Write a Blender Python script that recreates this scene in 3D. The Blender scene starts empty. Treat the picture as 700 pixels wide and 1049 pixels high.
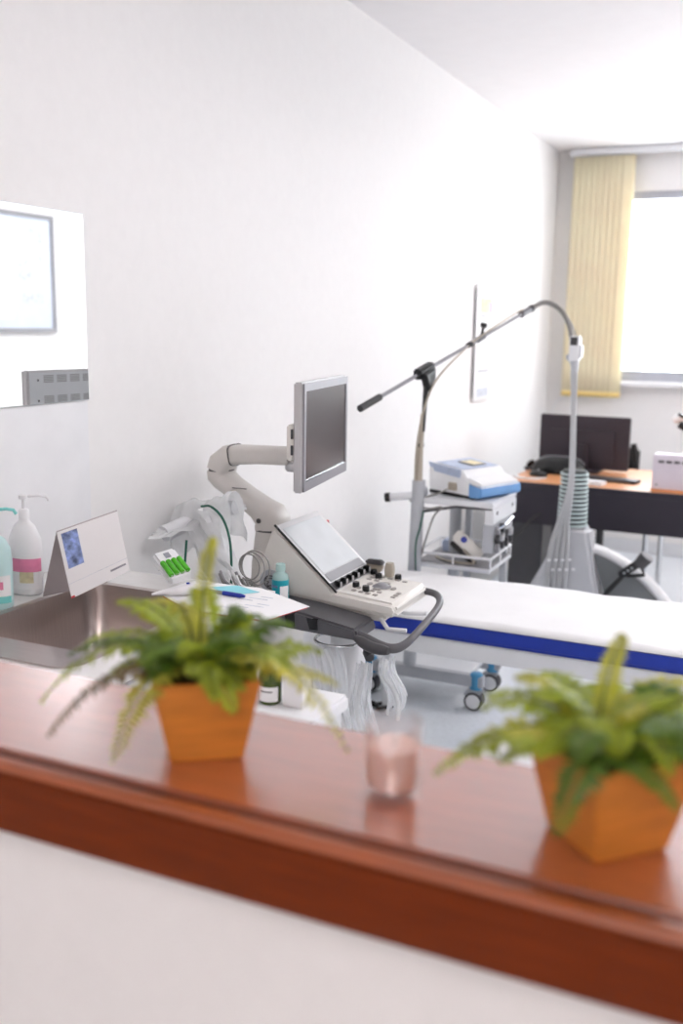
import bpy, bmesh, math, random
from mathutils import Vector, Matrix
random.seed(7)
R = math.radians
SC = bpy.context.scene
COL = SC.collection
# ------------------------------------------------------------------ camera, world, light, exposure
cd = bpy.data.cameras.new('camera'); cam = bpy.data.objects.new('camera', cd); COL.objects.link(cam); SC.camera = cam
cd.sensor_fit = 'VERTICAL'; cd.sensor_height = 36; cd.lens = 35; cd.clip_start = .02
pt, yw, rl = R(10.7), R(24.6), R(.88)
fw = Vector((-math.sin(yw)*math.cos(pt), math.cos(yw)*math.cos(pt), -math.sin(pt)))
rt = Vector((math.cos(yw), math.sin(yw), 0)); up = rt.cross(fw)
r2 = rt*math.cos(rl)+up*math.sin(rl); u2 = up*math.cos(rl)-rt*math.sin(rl)
cam.matrix_world = Matrix(((r2.x, u2.x, -fw.x, 1.5), (r2.y, u2.y, -fw.y, 0), (r2.z, u2.z, -fw.z, 1.55), (0, 0, 0, 1)))
cd.dof.use_dof = True; cd.dof.focus_distance = 2.42; cd.dof.aperture_fstop = 2.3

wd = bpy.data.worlds.new('sky'); SC.world = wd; wd.use_nodes = True
bg = wd.node_tree.nodes['Background']; bg.inputs[0].default_value = (.93, .97, 1, 1); bg.inputs[1].default_value = 15.0
vs = SC.view_settings
vs.view_transform = 'Standard'; vs.look = 'None'; vs.gamma = 1; vs.use_curve_mapping = False
vs.exposure = -.24
FILL = 7.0          # strength of the added, unseen ceiling lamps
pd = bpy.data.lights.new('window_portal', 'AREA'); pd.shape = 'RECTANGLE'; pd.size = 2.0; pd.size_y = 1.25
pd.cycles.is_portal = True
po = bpy.data.objects.new('window_portal', pd); COL.objects.link(po); po.location = (1.33, 7.2, 1.82); po.rotation_euler = (R(90), 0, R(180))
po.rotation_euler = (R(-90), 0, 0)

# ------------------------------------------------------------------ materials
def lin(h):
    h = h.lstrip('#'); c = [int(h[i:i+2], 16)/255 for i in (0, 2, 4)]
    return [x/12.92 if x <= .04045 else ((x+.055)/1.055)**2.4 for x in c]
MATS = {}
def M(name, hexc, rough=.5, metal=0, var=.05, scale=12, bump=0, stretch=None, **kw):
    m = bpy.data.materials.new(name); m.use_nodes = True; nt = m.node_tree; N = nt.nodes; L = nt.links
    b = N['Principled BSDF']; c = lin(hexc)
    tc = N.new('ShaderNodeTexCoord'); mp = N.new('ShaderNodeMapping'); nz = N.new('ShaderNodeTexNoise'); rp = N.new('ShaderNodeValToRGB')
    L.new(tc.outputs['Object'], mp.inputs[0]); L.new(mp.outputs[0], nz.inputs[0]); L.new(nz.outputs[0], rp.inputs[0]); L.new(rp.outputs[0], b.inputs['Base Color'])
    if stretch: mp.inputs['Scale'].default_value = stretch
    nz.inputs['Scale'].default_value = scale; nz.inputs['Detail'].default_value = 4
    rp.color_ramp.elements[0].position = .3; rp.color_ramp.elements[1].position = .7
    rp.color_ramp.elements[0].color = [max(0, x*(1-var)) for x in c]+[1]
    rp.color_ramp.elements[1].color = [min(1, x*(1+var)) for x in c]+[1]
    b.inputs['Roughness'].default_value = rough; b.inputs['Metallic'].default_value = metal
    for k, v in kw.items(): b.inputs[k.replace('_', ' ')].default_value = v
    if bump:
        bp = N.new('ShaderNodeBump'); bp.inputs['Strength'].default_value = bump; bp.inputs['Distance'].default_value = .01
        L.new(nz.outputs[0], bp.inputs['Height']); L.new(bp.outputs[0], b.inputs['Normal'])
    MATS[name] = m; return m
def translucent(name, fac):
    m = MATS[name]; nt = m.node_tree; b = nt.nodes['Principled BSDF']; out = nt.nodes['Material Output']
    t = nt.nodes.new('ShaderNodeBsdfTranslucent'); mx = nt.nodes.new('ShaderNodeMixShader'); mx.inputs[0].default_value = fac
    nt.links.new(b.inputs['Base Color'].links[0].from_socket, t.inputs[0])
    nt.links.new(b.outputs[0], mx.inputs[1]); nt.links.new(t.outputs[0], mx.inputs[2]); nt.links.new(mx.outputs[0], out.inputs[0])
def seethrough(name, fac):
    m = MATS[name]; nt = m.node_tree; out = nt.nodes['Material Output']; src = out.inputs[0].links[0].from_socket
    t = nt.nodes.new('ShaderNodeBsdfTransparent'); mx = nt.nodes.new('ShaderNodeMixShader'); mx.inputs[0].default_value = fac
    nt.links.new(src, mx.inputs[1]); nt.links.new(t.outputs[0], mx.inputs[2]); nt.links.new(mx.outputs[0], out.inputs[0])
def glassy(name, tint=(1, 1, 1), f0=.06):
    m = bpy.data.materials.new(name); m.use_nodes = True; nt = m.node_tree; N = nt.nodes; N.remove(N['Principled BSDF'])
    t = N.new('ShaderNodeBsdfTransparent'); t.inputs[0].default_value = (*tint, 1); g = N.new('ShaderNodeBsdfGlossy'); g.inputs['Roughness'].default_value = .03
    lw = N.new('ShaderNodeLayerWeight'); lw.inputs[0].default_value = .22; mx = N.new('ShaderNodeMixShader')
    ml = N.new('ShaderNodeMath'); ml.operation = 'MULTIPLY_ADD'; ml.inputs[1].default_value = .5; ml.inputs[2].default_value = f0; ml.use_clamp = True
    nt.links.new(lw.outputs['Facing'], ml.inputs[0]); nt.links.new(ml.outputs[0], mx.inputs[0]); nt.links.new(t.outputs[0], mx.inputs[1]); nt.links.new(g.outputs[0], mx.inputs[2])
    nt.links.new(mx.outputs[0], N['Material Output'].inputs[0]); MATS[name] = m; return m
def emitter(name, col, s):
    m = bpy.data.materials.new(name); m.use_nodes = True; b = m.node_tree.nodes['Principled BSDF']
    b.inputs['Base Color'].default_value = (.9, .9, .9, 1); b.inputs['Emission Color'].default_value = (*col, 1); b.inputs['Emission Strength'].default_value = s
    MATS[name] = m
M('wall', '#f3f1f0', .75, var=.01, scale=30, bump=.03)
M('ceil', '#f4f2f3', .8, var=.01)
M('floor', '#eef3f9', .28, var=.05, scale=60)
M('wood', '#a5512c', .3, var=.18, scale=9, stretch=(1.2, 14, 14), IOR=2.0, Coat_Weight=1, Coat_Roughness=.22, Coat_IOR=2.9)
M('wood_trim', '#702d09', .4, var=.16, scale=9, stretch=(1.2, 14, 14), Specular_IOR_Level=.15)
M('wood_lip_lit', '#9a4c20', .38, var=.14, scale=9, stretch=(1.2, 14, 14), Specular_IOR_Level=.8)  # lighter wood colour paints the highlight along the rounded ledge edge
M('wood_dark', '#672a10', .5, var=.1)
M('pot', '#cf7f2c', .5, var=.16, scale=14, stretch=(1, 1, 9), bump=.05)
M('soil', '#2a1c12', .95, var=.3, scale=90, bump=.6)
M('leaf', '#a4b338', .3, var=.35, scale=25); translucent('leaf', .4)
M('leaf_deep', '#64822a', .3, var=.35, scale=25); translucent('leaf_deep', .3)
M('leaf_pale', '#c4c24c', .34, var=.25, scale=25); translucent('leaf_pale', .45)
M('leaf_dry', '#6d5a3a', .7, var=.3, scale=25); translucent('leaf_dry', .25)
M('stem', '#5d6a26', .6, var=.2)
M('wax', '#f0ccc2', .5, var=.03, Subsurface_Weight=.3, Subsurface_Radius=(.02, .01, .008))
M('wick', '#d9cfc4', .9)
glassy('glass', f0=.12); glassy('pane', (.98, .99, 1))
M('cream', '#e9e5df', .42, var=.02)
M('cream_arm', '#dad5d0', .45, var=.02)
M('seam', '#4b4848', .6)
M('silver', '#949297', .4, metal=.3, var=.03)
M('silver_light', '#c9c8ca', .35, metal=.3, var=.03)
M('screen', '#3d3536', .22, var=.12, scale=5)
M('touch', '#cfd3d6', .16, var=.06, scale=8)
M('black', '#0e0f10', .45, var=.15)
M('gloss_black', '#111214', .22, var=.1)
M('holder_grey', '#59585c', .42, var=.06)
M('charcoal', '#454447', .42, var=.1)
M('dark_grey', '#5d5b5e', .4, metal=.3, var=.06)
M('mid_grey', '#8d8c90', .5, var=.05)
M('key', '#a39d98', .5, var=.05)
M('steel', '#b6aca8', .28, metal=.9, var=.06, stretch=(1, 30, 1))
M('chrome', '#d6d8da', .12, metal=1, var=.02)
M('white_plastic', '#f0f0f2', .35, var=.02)
M('worktop', '#eeecea', .25, var=.03, scale=40)
M('white_metal', '#e4e5e8', .4, var=.02)
M('grey_metal', '#b9bbc0', .4, metal=.2, var=.03)
M('paper', '#f5f4f5', .8, var=.015); M('paper_back', '#b9b1b3', .8, var=.03)
M('print_grey', '#c9ced8', .8, var=.2, scale=40); M('print_blue', '#8496c6', .7, var=.65, scale=70)
M('print_pink', '#ee8fb4', .5, var=.12, scale=30); M('print_tan', '#e8d9b4', .7, var=.3, scale=30); M('print_dark', '#9a9aa4', .8, var=.1)
M('aqua', '#d8f3f3', .3, var=.05); translucent('aqua', .3)
M('aqua_deep', '#7fd3cf', .4, var=.06)
M('teal', '#18a3b4', .4, var=.12, scale=40)
M('clear_aqua', '#c9ece8', .15, var=.04); seethrough('clear_aqua', .35)
M('sticky', '#8fd8e4', .7, var=.03); M('pen_blue', '#17309f', .3, var=.05); M('clip_red', '#d0303a', .4)
M('lime', '#4fb814', .45, var=.1)
M('wrap', '#f6f7f8', .22, var=.05, scale=30, bump=.35); translucent('wrap', .35); seethrough('wrap', .12)
M('film', '#f7f8fa', .18, var=.04, scale=25, bump=.4); translucent('film', .4); seethrough('film', .12)
M('tube_clear', '#d5d6d8', .2, var=.03); seethrough('tube_clear', .25)
M('cable_grey', '#8f8d8a', .5); M('cable_green', '#0f5a48', .45); M('cable_beige', '#b5ab9c', .5)
M('bed_blue', '#1233a0', .4, var=.08, scale=18, bump=.02)
M('sheet', '#f1f0f1', .8, var=.02, scale=7, bump=.25)
M('trolley_blue', '#4f9ac6', .4, var=.05); M('device_blue', '#6a9bd0', .45, var=.08); M('chart_pale', '#cdd6e6', .6, var=.03)
M('device_pale', '#b6c2da', .45, var=.1, scale=30)
M('desk_wood', '#dc9a68', .35, var=.1, scale=8, stretch=(1, 12, 12)); M('desk_black', '#2b2630', .42, var=.06)
M('monitor_black', '#322a32', .5, var=.06)
M('shell_grey', '#c4c5c9', .45, var=.03); M('panel_dark', '#737678', .5, var=.06); M('bellow', '#343b3d', .45, var=.08); M('bellow_light', '#cfe0e0', .4, var=.05)
M('box_lilac', '#ddd3dc', .5, var=.02)
M('yellow', '#fff0d0', .7, var=.06, scale=3); translucent('yellow', .22)
M('yellow_hem', '#f0d488', .7, var=.05)
M('alu', '#b4b6bf', .45, metal=.3, var=.03)
M('grey_heater', '#d3d6da', .5, var=.03); M('bottle_green', '#47591c', .2, var=.15); M('mirror', '#f4f6f6', .0, metal=1, var=0)
M('mirror_edge', '#e9eef0', .15, var=.03)
emitter('fill_panel', (.97, .985, 1), FILL*.8); emitter('fill_soft', (1, .955, .95), FILL*1.25); emitter('fill_up', (1, .965, .98), FILL*1.2); emitter('fill_warm', (1, .86, .81), FILL*1.4)  # glow of the added unseen lamps; the upward one lightens the ceiling

# ------------------------------------------------------------------ helpers
class MB:
    def __init__(s): s.bm = bmesh.new()
    def box(s, x0, x1, y0, y1, z0, z1, mat=None):
        v = [s.bm.verts.new(Vector(p) if mat is None else mat @ Vector(p)) for p in
             ((x0, y0, z0), (x1, y0, z0), (x1, y1, z0), (x0, y1, z0), (x0, y0, z1), (x1, y0, z1), (x1, y1, z1), (x0, y1, z1))]
        for f in ((3, 2, 1, 0), (4, 5, 6, 7), (0, 1, 5, 4), (1, 2, 6, 5), (2, 3, 7, 6), (3, 0, 4, 7)): s.bm.faces.new([v[i] for i in f])
        return s
    def rings(s, rings, cap=True, closed=True):
        vs = [[s.bm.verts.new(p) for p in r] for r in rings]
        n = len(vs[0])
        for a, b in zip(vs, vs[1:]):
            for i in range(n if closed else n-1):
                s.bm.faces.new((a[i], a[(i+1) % n], b[(i+1) % n], b[i]))
        if cap and closed:
            s.bm.faces.new(list(reversed(vs[0]))); s.bm.faces.new(vs[-1])
        return s
    def tube(s, pts, r, n=8, cap=True):
        pts = [Vector(p) for p in pts]; rs = r if isinstance(r, (list, tuple)) else [r]*len(pts)
        out = []; ref = None
        for i, p in enumerate(pts):
            t = (pts[min(i+1, len(pts)-1)]-pts[max(i-1, 0)]).normalized()
            if ref is None:
                ref = Vector((0, 0, 1)) if abs(t.z) < .9 else Vector((1, 0, 0))
            a = t.cross(ref).normalized(); b = a.cross(t).normalized(); ref = b
            out.append([p+(a*math.cos(2*math.pi*k/n)+b*math.sin(2*math.pi*k/n))*rs[i] for k in range(n)])
        return s.rings(out, cap)
    def lathe(s, prof, c=(0, 0, 0), n=24, cap=True, sx=1, sy=1):
        return s.rings([[Vector((c[0]+r*sx*math.cos(2*math.pi*k/n), c[1]+r*sy*math.sin(2*math.pi*k/n), c[2]+z)) for k in range(n)] for r, z in prof], cap)
    def prism(s, pts, d):                       # polygon (3D points) extruded by the vector d
        d = Vector(d); return s.rings([[Vector(p) for p in pts], [Vector(p)+d for p in pts]])
    def quad(s, *p): s.bm.faces.new([s.bm.verts.new(Vector(q)) for q in p]); return s
    def grid(s, fn, nu, nv):
        v = [[s.bm.verts.new(fn(i/nu, j/nv)) for j in range(nv+1)] for i in range(nu+1)]
        for i in range(nu):
            for j in range(nv): s.bm.faces.new((v[i][j], v[i+1][j], v[i+1][j+1], v[i][j+1]))
        return s
    def build(s, name, mat, parent=None, bevel=0, seg=2, smooth=False, rel=True, thick=0):
        bm = s.bm
        if rel and parent is not None:
            root = parent
            off = Vector(root.get('_o', (0, 0, 0)))
            bmesh.ops.translate(bm, vec=-off, verts=bm.verts)
        bmesh.ops.recalc_face_normals(bm, faces=bm.faces)
        if bevel:
            ed = [e for e in bm.edges if len(e.link_faces) == 2 and e.calc_face_angle(0) > R(35)]
            bmesh.ops.bevel(bm, geom=ed, offset=bevel, segments=seg, affect='EDGES', clamp_overlap=True)
        me = bpy.data.meshes.new(name); bm.to_mesh(me); bm.free()
        if smooth or bevel:
            me.polygons.foreach_set('use_smooth', [True]*len(me.polygons))
        o = bpy.data.objects.new(name, me); COL.objects.link(o)
        me.materials.append(MATS[mat])
        if smooth or bevel:
            try: me.set_sharp_from_angle(angle=R(40 if not smooth else 60))
            except Exception: pass
        if thick:
            md = o.modifiers.new('thickness', 'SOLIDIFY'); md.thickness = thick
        if parent is not None:
            o.parent = parent
            if '_o' in parent.keys(): o['_o'] = list(parent['_o'])
        return o
def tag(o, label, cat, group=None, kind=None):
    o['label'] = label; o['category'] = cat
    if group: o['group'] = group
    if kind: o['kind'] = kind
    return o
def thing(name, label, cat, loc=(0, 0, 0), rz=0, group=None, world=True):
    o = bpy.data.objects.new(name, None); COL.objects.link(o); o.location = loc; o.rotation_euler = (0, 0, rz); o.empty_display_size = .05
    o['_o'] = list(loc) if world else [0, 0, 0]      # parts are given in room coordinates (world) or in the thing's own frame
    return tag(o, label, cat, group)
def struct(o, label=None, cat=None):
    o['kind'] = 'structure'
    if label: o['label'] = label
    if cat: o['category'] = cat
    return o
def bez(p0, p1, p2, n): 
    p0, p1, p2 = map(Vector, (p0, p1, p2)); return [p0*(1-t)**2+p1*2*t*(1-t)+p2*t*t for t in [i/n for i in range(n+1)]]
def spline(pts, n=6):                           # Catmull-Rom through the points
    P = [Vector(p) for p in pts]; P = [P[0]*2-P[1]]+P+[P[-1]*2-P[-2]]; out = []
    for i in range(1, len(P)-2):
        a, b, c, d = P[i-1:i+3]
        for k in range(n):
            t = k/n; out.append(.5*((2*b)+(c-a)*t+(2*a-5*b+4*c-d)*t*t+(3*b-a-3*c+d)*t**3))
    out.append(P[-2]); return out

# ------------------------------------------------------------------ the room
WX0, WX1, WY0, WY1, CZ = -.15, 3.0, -2.2, 7.09, 2.72
struct(MB().box(WX0-.1, WX1+.1, WY0-.1, WY1+.3, -.1, 0).build('floor', 'floor'), 'pale blue linoleum floor of the examination room', 'floor')
struct(MB().box(WX0-.1, WX1+.1, WY0-.1, WY1+.3, CZ, CZ+.1).build('ceiling', 'ceil'), 'plain white ceiling', 'ceiling')
struct(MB().box(WX0-.1, WX0, WY0-.1, WY1+.3, 0, CZ).build('wall_left', 'wall'), 'plain white wall carrying the mirror and wall calendar', 'wall')
struct(MB().box(WX1, WX1+.1, WY0-.1, WY1+.3, 0, CZ).build('wall_right', 'wall'), 'white wall opposite the mirror', 'wall')
struct(MB().box(WX0, WX1, WY0-.1, WY0, 0, CZ).build('wall_rear', 'wall'), 'white wall behind the ledge', 'wall')
wx0, wx1, wz0, wz1 = .33, 2.33, 1.195, 2.445
w = MB(); w.box(WX0, wx0, WY1, WY1+.22, 0, CZ).box(wx1, WX1, WY1, WY1+.22, 0, CZ).box(wx0, wx1, WY1, WY1+.22, 0, wz0).box(wx0, wx1, WY1, WY1+.22, wz1, CZ)
struct(w.build('wall_back', 'wall'), 'white wall with the bright window', 'wall')
struct(MB().box(WX0, 2.6, .79, .985, 0, 1.003).build('wall_front', 'wall'), 'white half wall under the wooden ledge', 'wall')
struct(MB().box(WX0, wx0+2.6, WY1-.015, WY1, 0, .09).build('baseboard_back', 'white_metal', bevel=.003), 'white baseboard under the window', 'baseboard')
# window
wn = struct(bpy.data.objects.new('window_1', None), 'bright window with grey aluminium frame beside yellow blind', 'window'); COL.objects.link(wn)
wn.location = (wx0, WY1, wz0); wn['_o'] = [wx0, WY1, wz0]
f = MB(); y0, y1 = WY1+.02, WY1+.09
f.box(wx0, wx1, y0, y1, wz0, wz0+.07).box(wx0, wx1, y0, y1, wz1-.05, wz1).box(wx0, wx0+.02, y0, y1, wz0+.07, wz1-.05).box(wx1-.05, wx1, y0, y1, wz0+.07, wz1-.05).box(1.3, 1.37, y0, y1, wz0+.07, wz1-.05)
f.build('window_frame', 'alu', wn)
for a, b in ((wx0+.02, 1.3), (1.37, wx1-.05)):
    MB().box(a, b, WY1+.05, WY1+.056, wz0+.07, wz1-.05).build('pane', 'pane', wn)
MB().box(wx0-.03, wx1+.05, WY1-.09, WY1+.02, wz0-.035, wz0-.005).build('window_sill', 'white_plastic', wn, bevel=.006)
# vertical blind drawn to the side
bl = thing('vertical_blind', 'yellow vertical fabric blind drawn aside left of the window', 'blind', (.15, WY1-.1, CZ))
rail = MB().box(-.05, 2.5, WY1-.13, WY1-.07, CZ-.045, CZ-.004).build('head_rail', 'white_metal', bl, bevel=.004); rail['label'] = 'white head rail along the ceiling'
for i in range(9):
    cx = .022+i*.039; a = R(13); dx, dy = .0445*math.cos(a), .0445*math.sin(a)
    lean = -.004
    def sl(u, v, cx=cx, dx=dx, dy=dy):
        z = 1.085+v*(CZ-.055-1.085); k = (u-.5)*2; bow = .006*(1-k*k)
        return Vector((cx+k*dx+lean*(1-v), WY1-.1+k*dy-bow, z))
    s = MB().grid(sl, 4, 8).build('slat', 'yellow', bl, smooth=True, thick=.0008)
    def hm(u, v, cx=cx, dx=dx, dy=dy):
        k = (u-.5)*2; return Vector((cx+k*dx+lean, WY1-.1+k*dy-.006*(1-k*k)-.002, 1.083+v*.035))
    MB().grid(hm, 4, 1).build('hem', 'yellow_hem', s, smooth=True, thick=.003)
# added unseen panel lamps to light the room, with uplight to brighten the ceiling
for x, y, lab in ((1.55, -.9, 'unseen square lamp panel added behind the ledge'), (1.75, 2.0, 'unseen square lamp panel added over the bed side'), (1.95, 4.9, 'unseen square lamp panel added nearest the desk')):
    t = thing('added_ceiling_lamp', lab, 'lamp', (x, y, CZ), group='added ceiling lamps')
    f = MB(); h = .45; z0, z1 = CZ-.30, CZ-.25
    f.box(x-h, x+h, y-h, y-h+.03, z0, z1).box(x-h, x+h, y+h-.03, y+h, z0, z1).box(x-h, x-h+.03, y-h+.03, y+h-.03, z0, z1).box(x+h-.03, x+h, y-h+.03, y+h-.03, z0, z1)
    f.build('frame', 'white_metal', t)
    MB().box(x-h+.03, x+h-.03, y-h+.03, y+h-.03, z0+.006, z0+.016).build('diffuser', 'fill_warm' if y < 0 else 'fill_panel' if y < 4 else 'fill_soft', t)
    MB().box(x-h+.03, x+h-.03, y-h+.03, y+h-.03, z1-.02, z1-.01).build('added_uplight', 'fill_up', t)  # added glowing panel that lifts the tone of the ceiling
    for sx in (-1, 1):
        for sy in (-1, 1): MB().tube([(x+sx*.4, y+sy*.435, z1), (x+sx*.4, y+sy*.435, CZ)], .003, 6).build('rod', 'chrome', t)

# ------------------------------------------------------------------ ledge
V_ = lambda *a: Vector(a)
lg = thing('wooden_ledge', 'long reddish-brown wooden ledge on top of the white half wall', 'ledge', (1.2, .89, 1.003))
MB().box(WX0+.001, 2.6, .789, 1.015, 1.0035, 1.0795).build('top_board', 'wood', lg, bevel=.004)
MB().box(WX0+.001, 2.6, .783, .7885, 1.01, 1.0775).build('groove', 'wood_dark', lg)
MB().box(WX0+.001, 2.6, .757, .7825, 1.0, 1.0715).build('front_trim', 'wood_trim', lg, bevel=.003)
MB().rings([[V_(x, .7697+.0125*math.cos(a), 1.072+.0072*math.sin(a)) for a in [math.pi*k/10 for k in range(11)]] for x in (WX0+.001, 2.6)]).build('edge_lip', 'wood_lip_lit', lg, smooth=True)

# ------------------------------------------------------------------ potted ferns
def frond(parent, base, tip, lift, leaf, mat, n=34, seed=0):
    n = 34
    rnd = random.Random(seed); base = Vector(base); tip = Vector(tip)
    ctrl = base*.45+tip*.55; ctrl = Vector((ctrl.x, ctrl.y, max(base.z, tip.z)+lift))
    P = bez(base, ctrl, tip, n)
    st = MB().tube(P, [.0016*(1-.75*i/n) for i in range(n+1)], 5)
    o = st.build('frond', 'stem' if mat != 'leaf_dry' else 'leaf_dry', parent, rel=False)
    lf = MB(); bm = lf.bm
    for i in range(3, n+1):
        t = i/n; p = P[i]; T = (P[min(i+1, n)]-P[i-1]).normalized()
        S = T.cross(Vector((0, 0, 1)))
        if S.length < .25: S = T.cross(Vector((.83, .55, 0)).cross(T)) if False else Vector((.85, .5, 0)).cross(T).cross(T)
        S = S.normalized(); U = S.cross(T).normalized()
        if U.z < 0: U = -U
        ln = 1.12*leaf*(min(1, t*3.2))*(1-t**2.2)**.75+.003
        for s in (-1, 1):
            d = (S*s+T*.28+U*rnd.uniform(-.3, .2)).normalized(); l = ln*rnd.uniform(.85, 1.15); wd_ = .0013+ln*.10
            q = d.cross(U).normalized()*wd_
            a = bm.verts.new(p); b = bm.verts.new(p+d*l*.45+q-U*.0005); m = bm.verts.new(p+d*l*.5+U*.0016); c = bm.verts.new(p+d*l-U*.0035*rnd.uniform(.3, 1.6)); e = bm.verts.new(p+d*l*.35-q-U*.0005)
            bm.faces.new((a, b, m)); bm.faces.new((b, c, m)); bm.faces.new((a, m, e)); bm.faces.new((m, c, e))
    lf.build('leaflets', mat, o, rel=False, smooth=True)
def square_ring(h, z): return [Vector((sx*h, sy*h, z)) for sx, sy in ((-1, -1), (1, -1), (1, 1), (-1, 1))]
def potted_fern(loc, rz, label, tips, seed, nrand, top):
    t = thing('potted_fern', label, 'plant', loc, 0, 'ferns in wooden pots on the ledge', world=False)
    p = MB(); b, tp, H = .0395, .058, .094
    p.rings([square_ring(b, .0005), square_ring(tp, H), square_ring(tp-.007, H), square_ring(b-.002, .012)])
    bmesh.ops.rotate(p.bm, verts=p.bm.verts, cent=(0, 0, 0), matrix=Matrix.Rotation(rz, 3, 'Z'))
    p.build('pot', 'pot', t, bevel=.0015, rel=False)['label'] = 'tapered square orange-brown wooden pot'
    s = MB().rings([square_ring(.0475, .079), square_ring(.048, .083)]); bmesh.ops.rotate(s.bm, verts=s.bm.verts, cent=(0, 0, 0), matrix=Matrix.Rotation(rz, 3, 'Z'))
    s.build('soil', 'soil', t, rel=False)
    rnd = random.Random(seed)
    for i, (tip, lift, leaf, mat) in enumerate(tips):
        frond(t, (rnd.uniform(-.02, .02), rnd.uniform(-.02, .02), .083), Vector(tip)+Vector((0, 0, .085)), lift, leaf, mat, 28, seed+i)
    for i in range(nrand):
        a = 2*math.pi*(i+rnd.uniform(-.3, .3))/nrand*2.0; r = rnd.uniform(.05, .115); z = rnd.uniform(-.01, top)
        frond(t, (rnd.uniform(-.022, .022), rnd.uniform(-.022, .022), .083), (r*math.cos(a), r*math.sin(a), .085+z), rnd.uniform(.02, .055), rnd.uniform(.016, .024), rnd.choice(['leaf', 'leaf_deep', 'leaf_deep', 'leaf']), 24, seed*31+i)
A, B, P_, D_ = 'leaf', 'leaf_deep', 'leaf_pale', 'leaf_dry'
potted_fern((.9255, .896, 1.0795), R(35), 'fern in a square wooden pot on the ledge left of the candle',
    [((-.005, .028, .150), .0, .009, P_), ((-.149, -.096, -.024), .09, .025, A), ((-.113, -.128, -.044), .06, .018, D_), ((-.025, -.135, -.053), .06, .025, P_), ((.171, .01, -.059), .10, .030, P_),
     ((.107, .077, .020), .03, .03, A), ((-.114, -.003, .070), .02, .024, A), ((-.114, .053, .055), .03, .026, P_), ((-.146, -.018, .023), .04, .024, A), ((.057, .101, .038), .03, .028, B),
     ((-.07, .049, .060), .02, .026, P_), ((-.14, -.058, .02), .05, .020, B), ((.143, .043, -.001), .04, .026, P_), ((.02, .06, .055), .02, .022, A), ((-.10, .02, .05), .02, .024, P_)], 3, 30, .06)
potted_fern((1.3705, .8915, 1.0795), R(46), 'fern in a square wooden pot on the ledge right of the candle',
    [((-.141, -.089, -.012), .055, .026, A), ((-.135, -.060, -.006), .06, .024, P_), ((-.02, -.135, -.022), .05, .024, B), ((-.095, .010, .055), .02, .02, P_), ((-.07, -.02, .05), .02, .018, A),
     ((-.004, .054, .098), .0, .011, P_), ((-.087, .089, .035), .02, .022, A), ((-.131, .038, .02), .04, .026, A), ((.039, .07, .045), .02, .028, B), ((.087, .053, .04), .03, .03, A), ((.107, .003, .03), .04, .028, B),
     ((.025, -.03, .05), .02, .024, P_), ((-.028, .093, .03), .02, .028, A), ((.053, .101, .045), .02, .026, P_), ((-.12, -.02, .03), .03, .024, A)], 11, 30, .035)
# ------------------------------------------------------------------ candle
c = thing('glass_candle', 'pink wax candle in a clear glass tumbler between the two ferns', 'candle', (1.157, .885, 1.0798), world=False)
MB().lathe([(.0265, 0), (.0285, .003), (.0292, .03), (.0305, .078), (.0288, .078), (.0275, .03), (.0265, .011), (.0, .0105)], n=32, cap=False).build('glass', 'glass', c, smooth=True)
MB().lathe([(.0255, .0115), (.0268, .02), (.0274, .052), (.026, .0535), (.012, .053), (.004, .0525)], n=32).build('wax', 'wax', c, smooth=True)
MB().tube([(0, 0, .052), (.001, 0, .058), (.003, .001, .063)], .001, 6).build('wick', 'wick', c)

# ------------------------------------------------------------------ sink counter
CT = .94
sk = thing('sink_counter', 'white counter with an inset stainless steel sink along the wall', 'counter', (.2, 1.5, 0))
X0, X1, Y0, Y1 = .02, .36, 1.405, 1.825
t = MB(); t.box(WX0+.001, .435, .99, Y0, CT-.035, CT).box(WX0+.001, .435, Y1, 1.965, CT-.035, CT).box(WX0+.001, X0, Y0, Y1, CT-.035, CT).box(X1, .435, Y0, Y1, CT-.035, CT)
t.build('worktop', 'worktop', sk)
def rrect(x0, x1, y0, y1, r, z, n=5):
    out = []
    for cx, cy, a0 in ((x1-r, y0+r, -90), (x1-r, y1-r, 0), (x0+r, y1-r, 90), (x0+r, y0+r, 180)):
        for k in range(n+1): a = R(a0+90*k/n); out.append(Vector((cx+r*math.cos(a), cy+r*math.sin(a), z)))
    return out
b = MB().rings([rrect(X0-.012, X1+.012, Y0-.085, Y1+.012, .05, CT+.0005), rrect(X0-.012, X1+.012, Y0-.085, Y1+.012, .05, CT+.004), rrect(X0+.004, X1-.004, Y0+.004, Y1-.004, .045, CT+.003),
    rrect(X0+.008, X1-.008, Y0+.008, Y1-.008, .045, CT-.03), rrect(X0+.016, X1-.016, Y0+.016, Y1-.016, .045, CT-.16), rrect(X0+.05, X1-.05, Y0+.05, Y1-.05, .03, CT-.18)], cap=False)
fl = rrect(X0+.05, X1-.05, Y0+.05, Y1-.05, .03, CT-.18); b.bm.faces.new([b.bm.verts.new(p) for p in fl])
b.build('sink_bowl', 'steel', sk, smooth=True)
MB().lathe([(.0, CT-.179), (.035, CT-.179), (.04, CT-.176), (.03, CT-.1765), (.0, CT-.1785)], ((X0+X1)/2, (Y0+Y1)/2, 0), cap=False).build('drain', 'chrome', sk, smooth=True)
MB().box(WX0+.001, .40, .99, 1.955, .1, CT-.19).box(WX0+.02, .36, 1.0, 1.94, .0, .1).build('cabinet_body', 'white_plastic', sk)
for k in range(2):
    a = 1.0+k*.47; d = MB().box(.401, .418, a+.003, a+.465, .11, CT-.05).build('door', 'white_plastic', sk, bevel=.003)
    MB().tube([(.419, a+.4, .6), (.442, a+.4, .6), (.442, a+.4, .72), (.419, a+.4, .72)], .005, 6).build('handle', 'chrome', d)
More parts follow.
